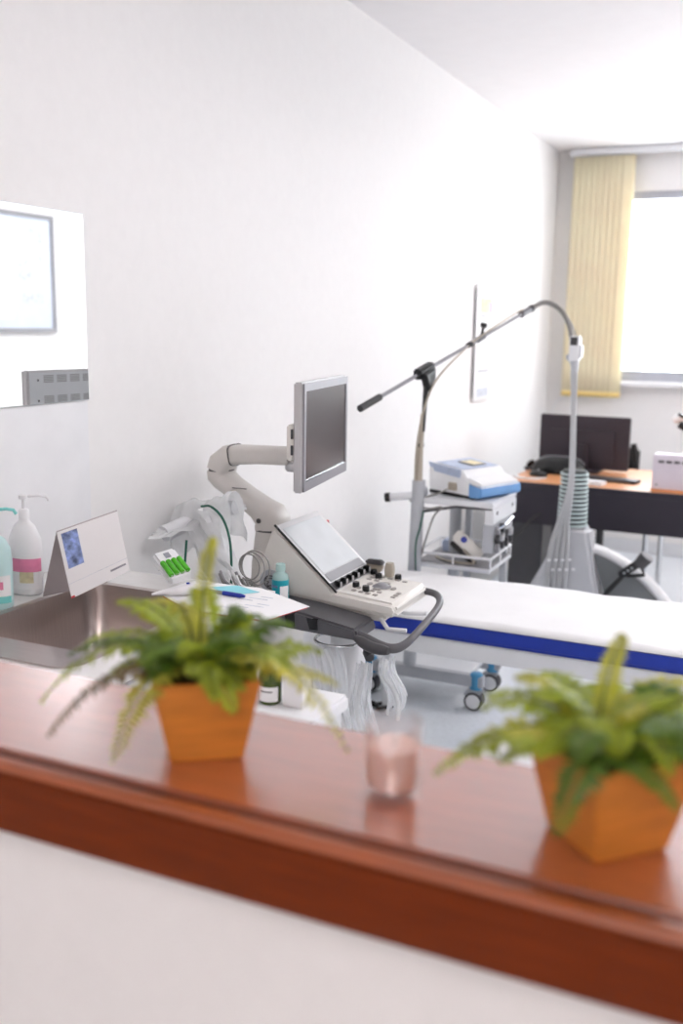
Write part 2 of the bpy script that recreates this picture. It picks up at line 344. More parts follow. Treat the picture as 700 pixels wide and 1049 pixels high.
tag(MB().box(WX0+.001, WX0+.009, .99, 2.03, CT+.001, 1.349).build('splash_panel', 'white_plastic', bevel=.002), 'white splash panel on the wall under the mirror', 'panel')
# mirror on the wall
mr = thing('wall_mirror', 'frameless rectangular mirror on the wall above the sink', 'mirror', (WX0, 1.6, 1.35))
MB().box(WX0+.0005, WX0+.010, 1.1, 2.032, 1.351, 1.806).build('backing', 'mirror_edge', mr)
MB().box(WX0+.0101, WX0+.0125, 1.102, 2.030, 1.353, 1.804).build('mirror_glass', 'mirror', mr)
# soap bottles
def pump(parent, z, mat, nx, ny, L):
    MB().lathe([(.012, z), (.012, z+.018), (.008, z+.021), (.004, z+.022), (.004, z+.042), (.010, z+.044), (.010, z+.052), (.003, z+.053)], n=16).build('pump', mat, parent, smooth=True)
    MB().tube([(0, 0, z+.049), (nx*L*.6, ny*L*.6, z+.050), (nx*L*.9, ny*L*.9, z+.047), (nx*L, ny*L, z+.038)], .0035, 8).build('nozzle', mat, parent, smooth=True)
s = thing('soap_bottle', 'white pump soap bottle with pink label behind the sink', 'bottle', (-.055, 1.69, CT+.0008), world=False)
MB().lathe([(.038, 0), (.042, .006), (.043, .09), (.04, .125), (.026, .155), (.014, .166), (.013, .172)], n=28, sy=.7).build('body', 'white_plastic', s, smooth=True)
def wrapl(z0, z1, a0, a1, r=.0435, sy=.7):
    return lambda u, v: Vector((r*math.cos(a0+(a1-a0)*u), r*sy*math.sin(a0+(a1-a0)*u), z0+(z1-z0)*v))
lb = MB().grid(wrapl(.015, .085, R(-105), R(0)), 14, 1).build('label_patch', 'paper', s, smooth=True)
MB().grid(wrapl(.055, .085, R(-105), R(0), .0438), 14, 1).build('band', 'print_pink', lb, smooth=True)
MB().grid(wrapl(.03, .055, R(-80), R(-35), .0438), 8, 1).build('picture', 'print_tan', lb, smooth=True)
pump(s, .172, 'white_plastic', .78, .62, .055)
s = thing('soap_bottle', 'pale aqua pump bottle at the left edge behind the sink', 'bottle', (-.035, 1.572, CT+.0008), world=False)
MB().lathe([(.038, 0), (.042, .006), (.043, .10), (.04, .13), (.028, .15), (.014, .158), (.013, .162)], n=28, sy=.72).build('body', 'aqua', s, smooth=True)
lb = MB().grid(wrapl(.018, .075, R(-110), R(0), .0438, .72), 14, 1).build('label_patch', 'paper', s, smooth=True)
MB().grid(wrapl(.015, .03, R(-110), R(0), .0441, .72), 14, 1).build('band', 'aqua_deep', lb, smooth=True)
MB().grid(wrapl(.045, .062, R(-70), R(-30), .0441, .72), 8, 1).build('picture', 'print_pink', lb, smooth=True)
pump(s, .162, 'aqua_deep', .7, .7, .05)
# desk calendar standing as a tent behind the sink
k = thing('desk_calendar', 'white tent-shaped desk calendar with a blue picture beside the sink', 'calendar', (.06, 1.72, CT))
a, b_, e, f_ = Vector((.066, 1.656, 1.099)), Vector((.167, 1.735, 1.142)), Vector((.118, 1.635, .962)), Vector((.212, 1.715, 1.018))
MB().quad(a, b_, f_, e).build('page', 'paper', k, thick=.0016)
g, h = Vector((.02, 1.672, .9465)), Vector((.02, 1.80, .9465))
MB().quad(a+Vector((-.002, .001, 0)), b_+Vector((-.002, .001, 0)), Vector((.06, 1.83, .9465)), Vector((.012, 1.665, .9465))).build('back_leaf', 'paper_back', k, thick=.0016)
def onpage(u0, u1, v0, v1, name, mat, off=.0022):
    n = (b_-a).cross(e-a).normalized(); n = n if n.dot(Vector((1, -1, 0))) > 0 else -n
    def q(u, v): return a+(b_-a)*u*(1-v)+(e-a)*v*(1-u)+(f_-a)*u*v+n*off if False else (a*(1-u)+b_*u)*(1-v)+(e*(1-u)+f_*u)*v+n*off
    return MB().quad(q(u0, v0), q(u1, v0), q(u1, v1), q(u0, v1)).build(name, mat, k, thick=.0003)
onpage(.06, .32, .05, .58, 'picture', 'print_blue'); onpage(.0, 1, .79, .795, 'print_line', 'print_grey'); onpage(.0, .06, .97, 1, 'print_mark', 'clip_red')
onpage(.7, .96, .86, .89, 'print_line', 'print_dark')
MB().tube([a, a*.5+b_*.5, b_], .002, 6).build('binding', 'paper_back', k)
# clipboard with papers, pen, note, charger
MB_ = MB().prism([(.238, 1.80, CT+.0008), (.35, 1.735, CT+.0008), (.53, 1.74, CT+.0008), (.565, 1.872, CT+.0008), (.40, 1.955, CT+.0008), (.29, 1.945, CT+.0008)], (0, 0, .003))
t = thing('clipboard', 'clipboard with white printed sheets on the counter end', 'clipboard', (.42, 1.85, CT))
MB_.build('board', 'clip_red', t)
for i, (dx, dy) in enumerate(((0, 0), (.004, -.003))):
    z = CT+.0042+i*.0008
    MB().prism([(.236+dx, 1.80+dy, z), (.35+dx, 1.732+dy, z), (.53+dx, 1.737+dy, z), (.567+dx, 1.874+dy, z), (.40+dx, 1.958+dy, z), (.29+dx, 1.947+dy, z)], (0, 0, .0005)).build('sheet', 'paper', t)
for i in range(7):
    u = .40+.02*(i % 4); v = 1.78+.018*i
    MB().box(u, u+.03+.008*(i % 3), v, v+.004, CT+.0056, CT+.0058).build('print_line', 'print_grey', t)
tag(MB().prism([(.30, 1.905, CT+.0064), (.37, 1.86, CT+.0064), (.42, 1.918, CT+.0064), (.345, 1.945, CT+.0064)], (0, 0, .0006)).build('sticky_note', 'sticky'), 'light turquoise note sheet under the blue pen', 'note')
pn = thing('ballpoint_pen', 'ballpoint pen with blue cap lying on the clipboard sheets', 'pen', (.35, 1.86, CT+.0115))
MB().tube([(.29, 1.862, CT+.0118), (.37, 1.858, CT+.0118)], [.0032, .0045], 10).build('barrel', 'cable_grey', pn, smooth=True)
MB().tube([(.36, 1.8585, CT+.0118), (.405, 1.856, CT+.0118), (.417, 1.8555, CT+.0118)], [.0052, .0052, .003], 10).build('cap', 'pen_blue', pn, smooth=True)
ch = thing('battery_charger', 'white battery charger with lime green cells leaning at the sink edge', 'charger', (.185, 1.915, CT+.001), R(-30), world=False)
tl = Matrix.Translation((0, 0, .038)) @ Matrix.Rotation(R(22), 4, 'Y') @ Matrix.Rotation(R(12), 4, 'X')
MB().box(-.055, .05, -.028, .028, -.014, .014, tl).build('body', 'white_plastic', ch, bevel=.006)
for i in range(4): MB().tube([tl @ Vector((-.008, -.0205+i*.0137, .0145)), tl @ Vector((.044, -.0205+i*.0137, .0145))], .0062, 10).build('battery', 'lime', ch, smooth=True)
MB().box(-.04, -.02, -.006, .008, .0142, .0147, tl).build('print_line', 'print_dark', ch)
for s in (-.012, .012): MB().tube([tl @ Vector((-.035, s, -.012)), tl @ Vector((-.055, s, -.045))], .0016, 6).build('plug_pin', 'chrome', ch)
sp = thing('nozzle_tube', 'small white cone nozzle with a blue dot beside the charger', 'nozzle', (.28, 1.80, CT+.006))
MB().tube([(.225, 1.775, CT+.011), (.29, 1.825, CT+.02), (.315, 1.845, CT+.024)], [.003, .015, .0165], 14).build('cone', 'white_plastic', sp, smooth=True)
MB().lathe([(.0, .0), (.004, .0005), (.004, .003), (.0, .0035)], (.293, 1.818, CT+.0338), 12, cap=False).build('dot', 'pen_blue', sp, smooth=True)
g = thing('gel_bottle', 'clear gel bottle with turquoise label standing beside the console', 'bottle', (.245, 2.345, .7955), world=False); g.scale = (1.2, 1.2, 1.2)
MB().lathe([(.017, 0), (.0195, .004), (.0195, .055), (.017, .064), (.009, .070), (.008, .074)], n=24).build('body', 'clear_aqua', g, smooth=True)
MB().lathe([(.0115, .0725), (.011, .088), (.006, .09)], n=16).build('cap', 'clear_aqua', g, smooth=True)
lb = MB().grid(lambda u, v: Vector((.0198*math.cos(u*6.283), .0198*math.sin(u*6.283), .008+.045*v)), 24, 1).build('label_patch', 'teal', g, smooth=True)
MB().grid(lambda u, v: Vector((.0202*math.cos(R(-65)+u*1.1), .0202*math.sin(R(-65)+u*1.1), .01+.03*v)), 8, 1).build('panel', 'paper', lb, smooth=True)
MB().grid(lambda u, v: Vector((.0202*math.cos(R(-150)+u*1.2), .0202*math.sin(R(-150)+u*1.2), .036+.005*v)), 8, 1).build('print_line', 'print_blue', lb, smooth=True)

# ------------------------------------------------------------------ ultrasound machine
K = 1.06                                             # size of the machine against its drawing
def SH(o):                                           # set a thing drawn with the machine to the machine's size
    c = Vector((1.5, 0, 1.55)); o.location = c+(Vector(o.location)-c)*K; o.scale = (K, K, K); return o
U = thing('ultrasound_machine', 'off-white ultrasound machine on wheels with swivel arm monitor and control console', 'ultrasound', (.3, 2.4, 0))
SH(U); YN, YF = 2.27, 2.515
# console slab
con = MB().prism([(.235, YN, .842), (.52, YN, .82), (.612, YN, .815), (.622, YN, .832), (.61, YN, .853), (.45, YN, .866), (.235, YN, .872)], (0, YF-YN, 0)).build('console', 'cream', U, bevel=.010, seg=3)
sl = lambda x: .853+(.61-x)*.0812+.0008            # height of the sloping key surface
for (x, y, w_, d_) in [(.475+i*.02, YN+.035+j*.03, .012, .012) for i in range(4) for j in range(2)]+[(.465+i*.022, 2.43+j*.022, .013, .01) for i in range(5) for j in range(3)]+[(.58, YN+.05+k*.02, .012, .012) for k in range(3)]:
    if .5 < x < .56 and 2.38 < y < 2.46: continue
    z = sl(x+w_/2); MB().box(x, x+w_, y, y+d_, z-.004, z+.0022).build('key', 'key', con, bevel=.001, seg=1)
MB().lathe([(.026, -.001), (.026, .001), (.017, .003), (.016, .006), (.008, .010), (.0, .011)], (.525, 2.395, sl(.525)), 20, cap=False).build('trackball', 'mid_grey', con, smooth=True)
for dx, dy in ((.0, -.034), (.0, .034), (.034, 0), (-.034, 0)):
    MB().lathe([(.012, -.001), (.012, .002), (.010, .0026), (0, .0028)], (.525+dx, 2.395+dy, sl(.525+dx)), 12, cap=False, sx=1 if dy else .6, sy=.6 if dy else 1).build('key', 'key', con, smooth=True)
for x, y in ((.472, 2.345), (.507, 2.33), (.462, 2.49), (.488, 2.462), (.535, 2.49)):
    kn = MB().lathe([(.0095, -.002), (.0095, .009), (.0085, .014), (.004, .0145)], (x, y, sl(x)), 16).build('knob', 'gloss_black', con, smooth=True)
# touch screen housing
h = MB().prism([(.445, YN-.004, .866), (.272, YN-.004, 1.018), (.258, YN-.004, 1.008), (.205, YN-.004, .862), (.215, YN-.004, .85), (.44, YN-.004, .845)], (0, YF-YN+.008, 0)).build('screen_housing', 'cream', U, bevel=.007, seg=3)
d = Vector((.272-.445, 0, 1.018-.866)); L_ = d.length; d.normalize(); n = Vector((-d.z, 0, d.x)); n = n if n.x > 0 else -n; o = Vector((.445, 0, .866))
def plate(y0, y1, s0, s1, t0, t1, nm, mat, parent, bv=.001):
    m = MB(); q = [o+d*s0+n*t0, o+d*s1+n*t0, o+d*s1+n*t1, o+d*s0+n*t1]
    m.prism([(p.x, y0, p.z) for p in q], (0, y1-y0, 0)); return m.build(nm, mat, parent, bevel=bv, seg=1)
bz = plate(YN-.004, YF+.004, -.004, L_+.006, -.001, .005, 'bezel', 'silver_light', h, .003)
plate(YN+.012, YF-.012, .055, L_-.012, .0051, .0066, 'touch_panel', 'touch', bz)
plate(YN+.012, YF-.012, .027, .053, .0051, .0064, 'button_strip', 'mid_grey', bz)
plate(YN-.006, YN-.001, -.006, L_+.008, .001, .0065, 'edge_trim', 'gloss_black', bz)
plate(YN-.003, YF+.003, .0, .024, .0051, .0062, 'slider_rail', 'charcoal', bz)
for i in range(6):
    y = YN+.022+i*.038; c0 = o+d*.012+n*.006
    MB().box(c0.x-.008, c0.x+.012, y-.009, y+.009, c0.z-.006, c0.z+.012).build('slider_knob', 'gloss_black', bz, bevel=.004)
    MB().box(c0.x+.0122, c0.x+.0138, y-.004, y+.004, c0.z-.003, c0.z+.009).build('knob_mark', 'silver_light', bz)
MB().lathe([(.004, 0), (.007, .004), (.007, .012), (.0, .015)], (.30, YF+.006, .985), 12).build('stop_button', 'clip_red', h, smooth=True)
# column and swivel arm
MB().rings([rrect(.145, .235, 2.33, 2.47, .03, .80), rrect(.148, .235, 2.335, 2.465, .03, .9), rrect(.152, .232, 2.345, 2.455, .035, .983)]).build('column', 'cream_arm', U, smooth=True)
MB().rings([rrect(.151, .233, 2.344, 2.456, .035, .983), rrect(.151, .233, 2.344, 2.456, .035, .987)]).build('collar', 'seam', U, smooth=True)
lo = [(.192, .987, .08, .11), (.190, 1.008, .08, .11), (.182, 1.022, .076, .106), (.155, 1.040, .058, .096), (.11, 1.066, .052, .09), (.06, 1.096, .05, .088), (.036, 1.112, .056, .09), (.026, 1.124, .064, .09), (.026, 1.138, .066, .09)]
def armring(i, P):
    x, z, w_, dp = P[i]; a = Vector((P[min(i+1, len(P)-1)][0]-P[max(i-1, 0)][0], 0, P[min(i+1, len(P)-1)][1]-P[max(i-1, 0)][1])).normalized()
    s = Vector((a.z, 0, -a.x)); out = []
    for k in range(20):
        t = 2*math.pi*k/20; cc, ss = math.cos(t), math.sin(t); pw = lambda q: math.copysign(abs(q)**.55, q)
        out.append(Vector((x, 2.40, z))+s*pw(cc)*w_/2+Vector((0, 1, 0))*pw(ss)*dp/2)
    return out
MB().rings([armring(i, lo) for i in range(len(lo))]).build('lower_arm', 'cream_arm', U, smooth=True)
MB().lathe([(.0345, 0), (.0345, .003)], (.026, 2.40, 1.138), 24, sy=1.3).build('collar', 'seam', U, smooth=True)
hi = [(.026, 1.141, .066, .09), (.032, 1.162, .066, .09), (.056, 1.182, .062, .086), (.085, 1.186, .054, .08), (.15, 1.19, .05, .074), (.225, 1.192, .05, .07), (.25, 1.19, .042, .064)]
MB().rings([armring(i, hi) for i in range(len(hi))]).build('upper_arm', 'cream_arm', U, smooth=True)
MB().tube([(.0785, 2.40, 1.186), (.0815, 2.40, 1.186)], [.0, .0], 4).bm.free()
MB().rings([armring(i, [(.07, 1.1845, .061, .087), (.073, 1.185, .061, .087)]) for i in range(2)]).build('joint_seam', 'seam', U, smooth=True)
MB().tube([(.178, 2.343, 1.015), (.178, 2.340, 1.015)], .007, 12).build('screw_cover', 'seam', U)
MB().box(.09, .135, 2.348, 2.352, 1.098, 1.1).build('arm_slot', 'seam', U)
MB().lathe([(.022, 0), (.026, .006), (.026, .022), (.02, .028)], (.258, 2.40, 1.152), 20).build('wrist', 'silver_light', U, smooth=True)
MB().tube([(.245, 2.40, 1.19), (.285, 2.395, 1.185), (.32, 2.39, 1.2)], [.022, .02, .022], 12).build('neck_joint', 'cream_arm', U, smooth=True)
# monitor
mn = Vector((.40, 2.175, 0)); mf = Vector((.333, 2.58, 0)); ax = (mf-mn).normalized(); nm = Vector((ax.y, -ax.x, 0)); LW = (mf-mn).length; Z0, Z1 = 1.134, 1.408
MM = Matrix(((ax.x, nm.x, 0, mn.x), (ax.y, nm.y, 0, mn.y), (0, 0, 1, 0), (0, 0, 0, 1)))   # local x along the screen, y out of it
mo = MB().box(0, LW, -.028, -.004, Z0, Z1, MM).build('monitor', 'silver_light', U, bevel=.004)
bz = MB(); w_ = .022
bz.box(.003, LW-.003, -.0045, .0, Z0+.003, Z0+.03, MM).box(.003, LW-.003, -.0045, 0, Z1-w_, Z1-.003, MM).box(.003, w_-.004, -.0045, 0, Z0+.03, Z1-w_, MM).box(LW-w_+.004, LW-.003, -.0045, 0, Z0+.03, Z1-w_, MM)
bz.build('monitor_bezel', 'silver', mo)
MB().box(w_-.004, LW-w_+.004, -.0045, -.0022, Z0+.03, Z1-w_, MM).build('monitor_screen', 'screen', mo)
MB().box(w_-.004, LW-w_+.004, -.002, .0004, Z0+.028, Z0+.0305, MM).build('bezel_edge', 'chrome', mo)
MB().box(.13, LW-.13, -.05, -.0285, Z0+.02, Z0+.12, MM).build('mount_plate', 'cream_arm', mo, bevel=.006)
MB().box(.006, LW-.006, -.0283, -.0281, Z0+.006, Z1-.006, MM).build('rear_cover', 'grey_heater', mo)
for i in range(7):
    for zz in (Z1-.034, Z1-.092):
        for j in range(5):
            MB().box(.055+i*.048, .09+i*.048, -.0292, -.0284, zz+j*.0045, zz+j*.0045+.0022, MM).build('vent_slat', 'mid_grey', mo)
for zz in (Z1-.03, Z1-.088): MB().box(.033, .038, -.0295, -.0284, zz, zz+.006, MM).build('screw', 'charcoal', mo)
MB().box(.0, .055, -.046, -.029, Z0+.08, Z0+.17, MM).build('side_handle', 'cream', mo, bevel=.004)
for z in (.095, .135): MB().box(-.0012, .004, -.0345, -.0295, Z0+z, Z0+z+.024, MM).build('handle_slot', 'charcoal', mo)
# holder rail under the console edge, with the curved handle
hb = MB().prism([(.245, 2.165, .842), (.40, 2.165, .83), (.55, 2.165, .808), (.56, 2.165, .778), (.40, 2.165, .782), (.25, 2.165, .79)], (0, .12, 0)).build('probe_holder', 'holder_grey', U, bevel=.006)
for x in (.30, .365, .43):
    MB().prism([(x-.012, 2.161, .838-(x-.285)*.13), (x+.016, 2.161, .838-(x-.285)*.13), (x+.018, 2.161, .792), (x-.004, 2.161, .792)], (0, .06, 0)).build('holder_slot', 'gloss_black', hb)
hp = spline([(.46, 2.20, .80), (.55, 2.185, .79), (.615, 2.165, .778), (.655, 2.155, .778), (.678, 2.18, .785), (.685, 2.26, .80), (.682, 2.38, .815), (.672, 2.45, .825), (.645, 2.49, .832), (.60, 2.497, .836)], 5)
hn = MB().tube(hp, [.0095+.003*math.sin(math.pi*min(1, i/22)) for i in range(len(hp))], 14).build('handle', 'dark_grey', U, smooth=True)
MB().tube(spline([(.553, 2.163, .788), (.60, 2.148, .776), (.652, 2.138, .776)], 5), [.008, .0105, .013, .0135, .014, .014, .014, .0138, .0135, .012, .009], 12).build('handle_grip', 'charcoal', hn, smooth=True)
MB().tube([(.56, 2.30, .806), (.60, 2.26, .79), (.65, 2.26, .793)], .006, 8).build('handle_bracket', 'white_plastic', U, smooth=True)
MB().tube([(.56, 2.40, .81), (.60, 2.38, .80), (.66, 2.38, .808)], .006, 8).build('handle_bracket', 'white_plastic', U, smooth=True)
MB().tube([(.575, 2.20, .775), (.575, 2.195, .742), (.585, 2.18, .735)], [.009, .015, .012], 10).build('cable_hook', 'charcoal', U, smooth=True)
MB().box(.25, .58, 2.29, 2.50, .795, .822).build('console_tray', 'cream', U, bevel=.008)
MB().tube([(.475+.062*math.cos(t*.2618), 2.235+.062*math.sin(t*.2618), .752) for t in range(25)], .0042, 8).build('cup_ring', 'chrome', U, smooth=True)
# body, mast and base
MB().rings([rrect(-.02, .235, 2.29, 2.51, .03, .21), rrect(-.02, .24, 2.29, 2.51, .03, .6), rrect(.02, .26, 2.29, 2.51, .03, .80)]).build('body', 'cream', U, smooth=True)
MB().rings([rrect(.385, .47, 2.36, 2.44, .02, .225), rrect(.385, .47, 2.36, 2.44, .02, .797)]).build('front_mast', 'white_plastic', U, smooth=True)
bs = MB().rings([rrect(-.04, .56, 2.27, 2.53, .06, .155), rrect(-.04, .56, 2.27, 2.53, .06, .21), rrect(.0, .52, 2.30, 2.50, .05, .227)]).build('base', 'cream', U, smooth=True)
for x in (.02, .50):
    for y in (2.30, 2.50):
        MB().tube([(x, y-.014, .1235), (x, y+.014, .1235)], .0355, 18).build('castor', 'charcoal', bs)
bd = MB().lathe([(.034, 0), (.034, .003), (.028, .004), (0, .004)], (0, 0, 0), 24, cap=False)
bmesh.ops.rotate(bd.bm, verts=bd.bm.verts, cent=(0, 0, 0), matrix=Matrix.Rotation(R(90), 3, 'X')); bmesh.ops.translate(bd.bm, verts=bd.bm.verts, vec=(.262, 2.262, .872))
# badge with the curled monogram in a ring, at the rear of the console
bd.build('badge', 'grey_metal', U, smooth=True)
bx, by, bzz = .262, 2.2565, .872
rg = MB().tube([(bx+.018*math.cos(t*.2618), by, bzz+.018*math.sin(t*.2618)) for t in range(25)], .0018, 6)
for s in (-1, 1):
    rg.tube(spline([(bx+s*.001, by, bzz+.010), (bx+s*.008, by, bzz+.011), (bx+s*.011, by, bzz+.003), (bx+s*.005, by, bzz), (bx+s*.010, by, bzz-.006), (bx+s*.006, by, bzz-.011), (bx+s*.001, by, bzz-.008)], 4), .0016, 6)
for k in range(4):
    a = R(45+90*k); rg.tube([(bx+.013*math.cos(a), by, bzz+.013*math.sin(a)), (bx+.017*math.cos(a+.35), by, bzz+.017*math.sin(a+.35))], .0018, 6)
rg.build('badge_monogram', 'charcoal', U, smooth=True)
# two scanning probes parked on the console
p1 = SH(thing('ultrasound_probe', 'wide beige probe head with slate grey face standing on the console', 'probe', (.425, 2.497, .868)))
MB().prism([(.435, 2.505, .8675), (.475, 2.505, .8675), (.482, 2.505, .888), (.428, 2.505, .888)], (0, .018, 0)).build('housing', 'cable_beige', p1, bevel=.003)
MB().prism([(.427, 2.503, .8885), (.483, 2.503, .8885), (.479, 2.503, .902), (.431, 2.503, .902)], (0, .022, 0)).build('probe_face', 'dark_grey', p1, bevel=.004)
p2 = SH(thing('ultrasound_probe', 'small upright beige probe beside the black knobs on the console', 'probe', (.505, 2.497, .8625)))
MB().rings([rrect(.495, .519, 2.485, 2.507, .006, .8640), rrect(.494, .520, 2.484, 2.508, .006, .885), rrect(.497, .517, 2.486, 2.506, .006, .902)]).build('housing', 'cable_beige', p2, smooth=True)
# cables hanging in loops behind the console
cb = (thing('probe_cables', 'coiled grey probe cables hanging behind the console', 'cable', (.18, 2.2, .85)))
for i in range(3):
    r = .034+.006*i; cx, cz = .235+.006*i, .925-.002*i
    pts = [(cx+r*math.cos(R(-120+t*15))*.95, 2.185+.006*i+.0005*t, cz+r*math.sin(R(-120+t*15))) for t in range(27)]
    MB().tube(pts+[(cx-.01, 2.19, .87-.01*i)], .0022, 6).build('loop', 'cable_grey', cb, smooth=True)
rnd = random.Random(5)
for i in range(16):
    x = .165+.095*i/15; z0 = .93-.001*i-rnd.uniform(0, .03); y = 2.19+rnd.uniform(-.02, .03)
    MB().tube(spline([(x-.03, y, z0-.02), (x-.012, y-.01, z0-.04), (x, y, .865), (x+rnd.uniform(0, .03), y+.01, .82)], 4), rnd.uniform(.002, .0045), 6).build('strand', rnd.choice(['cable_grey', 'white_plastic', 'cable_grey', 'mid_grey']), cb, smooth=True)
# wrapped bracket next to the column, cord, white panel
wb = thing('wrapped_bracket', 'bracket arm wrapped in white plastic film on the wall beside the console', 'bracket', (-.149, 2.3, .97))
MB().tube([(-.1495, 2.44, .99), (-.03, 2.40, 1.02), (.05, 2.38, 1.035), (.09, 2.37, 1.04)], [.024, .026, .024, .02], 12).build('arm', 'white_metal', wb, smooth=True)
MB().tube([(-.04, 2.43, 1.0), (-.06, 2.35, .985), (-.085, 2.27, .965)], [.02, .022, .024], 12).build('side_arm', 'white_metal', wb, smooth=True)
rn2 = random.Random(9)
ph = [rn2.uniform(0, 6.28) for _ in range(6)]
def crumple(u, v): return .010*math.sin(9*u+ph[0]+3*v)+.007*math.sin(17*u-5*v+ph[1])+.004*math.sin(31*u+11*v+ph[2])
def over(u, v):                      # film slung over the arm: u along it, v from front hem to rear hem
    x = -.125+.24*u; y = 2.40-.075*u; z = .998+.062*u; a = (v-.5)*2; s = 1 if a > 0 else -1
    drop = max(0, abs(a)-.25)*(.13+.03*math.sin(7*u)); arc = min(abs(a), .3)/.3
    return Vector((x+crumple(v, u)*.6, y+s*arc*.036+crumple(u, v)*(.4+abs(a)), z+.03*(1-arc**2)-drop+crumple(u, v*2)*.5))
MB().grid(over, 26, 22).build('film_wrap', 'wrap', wb, smooth=True)
def sleeve(P, rr, name, seedp, n=30, m=16, mat='wrap'):
    def fn(u, v):
        i = u*(len(P)-1); k = min(int(i), len(P)-2); t = i-k; c = P[k].lerp(P[k+1], t); r = rr[k]*(1-t)+rr[k+1]*t
        a = v*2*math.pi; q = 1+.28*math.sin(3*a+seedp+5*u)+.16*math.sin(7*a-9*u+seedp*2)
        return c+Vector((math.cos(a)*r*q, math.sin(a)*r*q*.8, .006*math.sin(12*u+a)))
    return MB().grid(fn, n, m).build(name, mat, wb, smooth=True)
V = Vector
sleeve([V((-.095, 2.26, .962)), V((-.05, 2.33, .985)), V((-.01, 2.40, 1.0))], [.03, .034, .03], 'film_sleeve', 1.0)
sleeve([V((.03, 2.33, 1.04)), V((.075, 2.29, .985)), V((.13, 2.25, .92)), V((.19, 2.24, .86))], [.03, .028, .022, .014], 'film_sleeve', 2.2)
sleeve([V((.02, 2.37, 1.04)), V((.05, 2.395, 1.04)), V((.085, 2.41, 1.035))], [.03, .028, .016], 'film_sleeve', 4.0)
sleeve([V((-.03, 2.33, .985)), V((.02, 2.31, .93)), V((.08, 2.29, .87)), V((.1, 2.29, .80))], [.02, .03, .03, .02], 'film_sleeve', 5.1)
tag(MB().tube(spline([(.04, 2.27, 1.055), (.08, 2.255, 1.06), (.125, 2.24, 1.035), (.15, 2.235, .98), (.155, 2.235, .90), (.15, 2.24, .84)], 6), .0034, 8).build('green_cable', 'cable_green', smooth=True), 'dark green cord arching over the wrapped bracket', 'cord')
tag(MB().tube(spline([(-.01, 2.27, .955), (-.012, 2.265, .9), (-.016, 2.262, .84), (-.015, 2.262, .75)], 4), .0034, 8).build('green_cable', 'cable_green', smooth=True), 'dark green cord hanging straight down behind the battery charger', 'cord')
# hanging plastic probe covers
def hung(name, label, top, bot, wt, wb_, ph_, n=28):
    top, bot = V(top), V(bot)
    o = SH(thing(name, label, 'plastic cover', tuple(top), group='hanging plastic covers'))
    side = V((.83, .45, 0))
    def fn(u, v):
        c = top.lerp(bot, v); w = wt+(wb_-wt)*v; k = (u-.5)*2
        return c+side*(k*w/2)+V((.5, -.83, 0))*(.009*math.sin(9*k+ph_+4*v)+.005*math.sin(19*k-9*v)+.004*math.sin(13*v+5*k))+V((.008*math.sin(7*v+ph_), 0, .012*math.sin(5*k+ph_)*v))
    MB().grid(fn, n, 20).build('sheet', 'film', o, smooth=True)
    MB().tube([fn(.5+.12*math.sin(5*t/10+ph_), t/10)+V((.004, -.016, 0)) for t in range(11)], [.006]*11, 8).build('fold', 'wrap', o, smooth=True)
    return o
hung('plastic_cover', 'long clear plastic cover hanging from the chrome ring under the console', (.45, 2.195, .745), (.50, 2.20, .45), .09, .11, .3)
hung('plastic_cover', 'twisted clear plastic cover hanging from the hook under the handle', (.58, 2.145, .735), (.575, 2.18, .48), .045, .08, 1.7)
hung('plastic_cover', 'short clear plastic cover bunched below the handle front', (.645, 2.15, .755), (.655, 2.2, .60), .045, .05, 3.1)

# ------------------------------------------------------------------ small white cabinet with bottle and box, stool behind the ledge
sc_ = thing('side_cabinet', 'small white side cabinet standing behind the ledge right of the sink', 'cabinet', (.70, 1.48, 0))
MB().box(.625, .775, 1.36, 1.60, .02, .84).build('body', 'white_plastic', sc_, bevel=.004)
MB().box(.62, .785, 1.35, 1.61, .8405, .872).build('top', 'white_plastic', sc_, bevel=.006)
gb = thing('green_bottle', 'dark green bottle with a white label on the side cabinet', 'bottle', (.672, 1.51, .8725), world=False)
MB().lathe([(.019, 0), (.021, .003), (.021, .05), (.018, .066), (.009, .08), (.008, .10)], n=22).build('body', 'bottle_green', gb, smooth=True)
MB().grid(lambda u, v: Vector((.0213*math.cos(R(-130)+u*1.9), .0213*math.sin(R(-130)+u*1.9), .006+.028*v)), 10, 1).build('label_patch', 'paper', gb, smooth=True)
MB().grid(lambda u, v: Vector((.0216*math.cos(R(-115)+u*1.1), .0216*math.sin(R(-115)+u*1.1), .024+.0025*v)), 10, 1).build('print_line', 'seam', gb, smooth=True)
tag(MB().box(.702, .742, 1.50, 1.535, .8725, .93).build('carton', 'paper', bevel=.001), 'small white carton beside the green bottle', 'carton')
st = thing('stool', 'white round stool half hidden by the right fern pot', 'stool', (.965, 2.36, 0), world=False)
MB().lathe([(.0, .455), (.14, .455), (.16, .465), (.165, .485), (.155, .502), (.0, .508)], n=32, cap=False).build('seat', 'white_plastic', st, smooth=True)
MB().lathe([(.025, .06), (.025, .456)], n=16).build('post', 'chrome', st, smooth=True)
for k in range(5):
    a = k*2*math.pi/5; MB().tube([(0, 0, .085), (.2*math.cos(a), .2*math.sin(a), .06)], [.02, .012], 8).build('leg', 'white_plastic', st)
    MB().tube([(.2*math.cos(a), .2*math.sin(a)-.01, .0275), (.2*math.cos(a), .2*math.sin(a)+.01, .0275)], .027, 14).build('castor', 'charcoal', st)

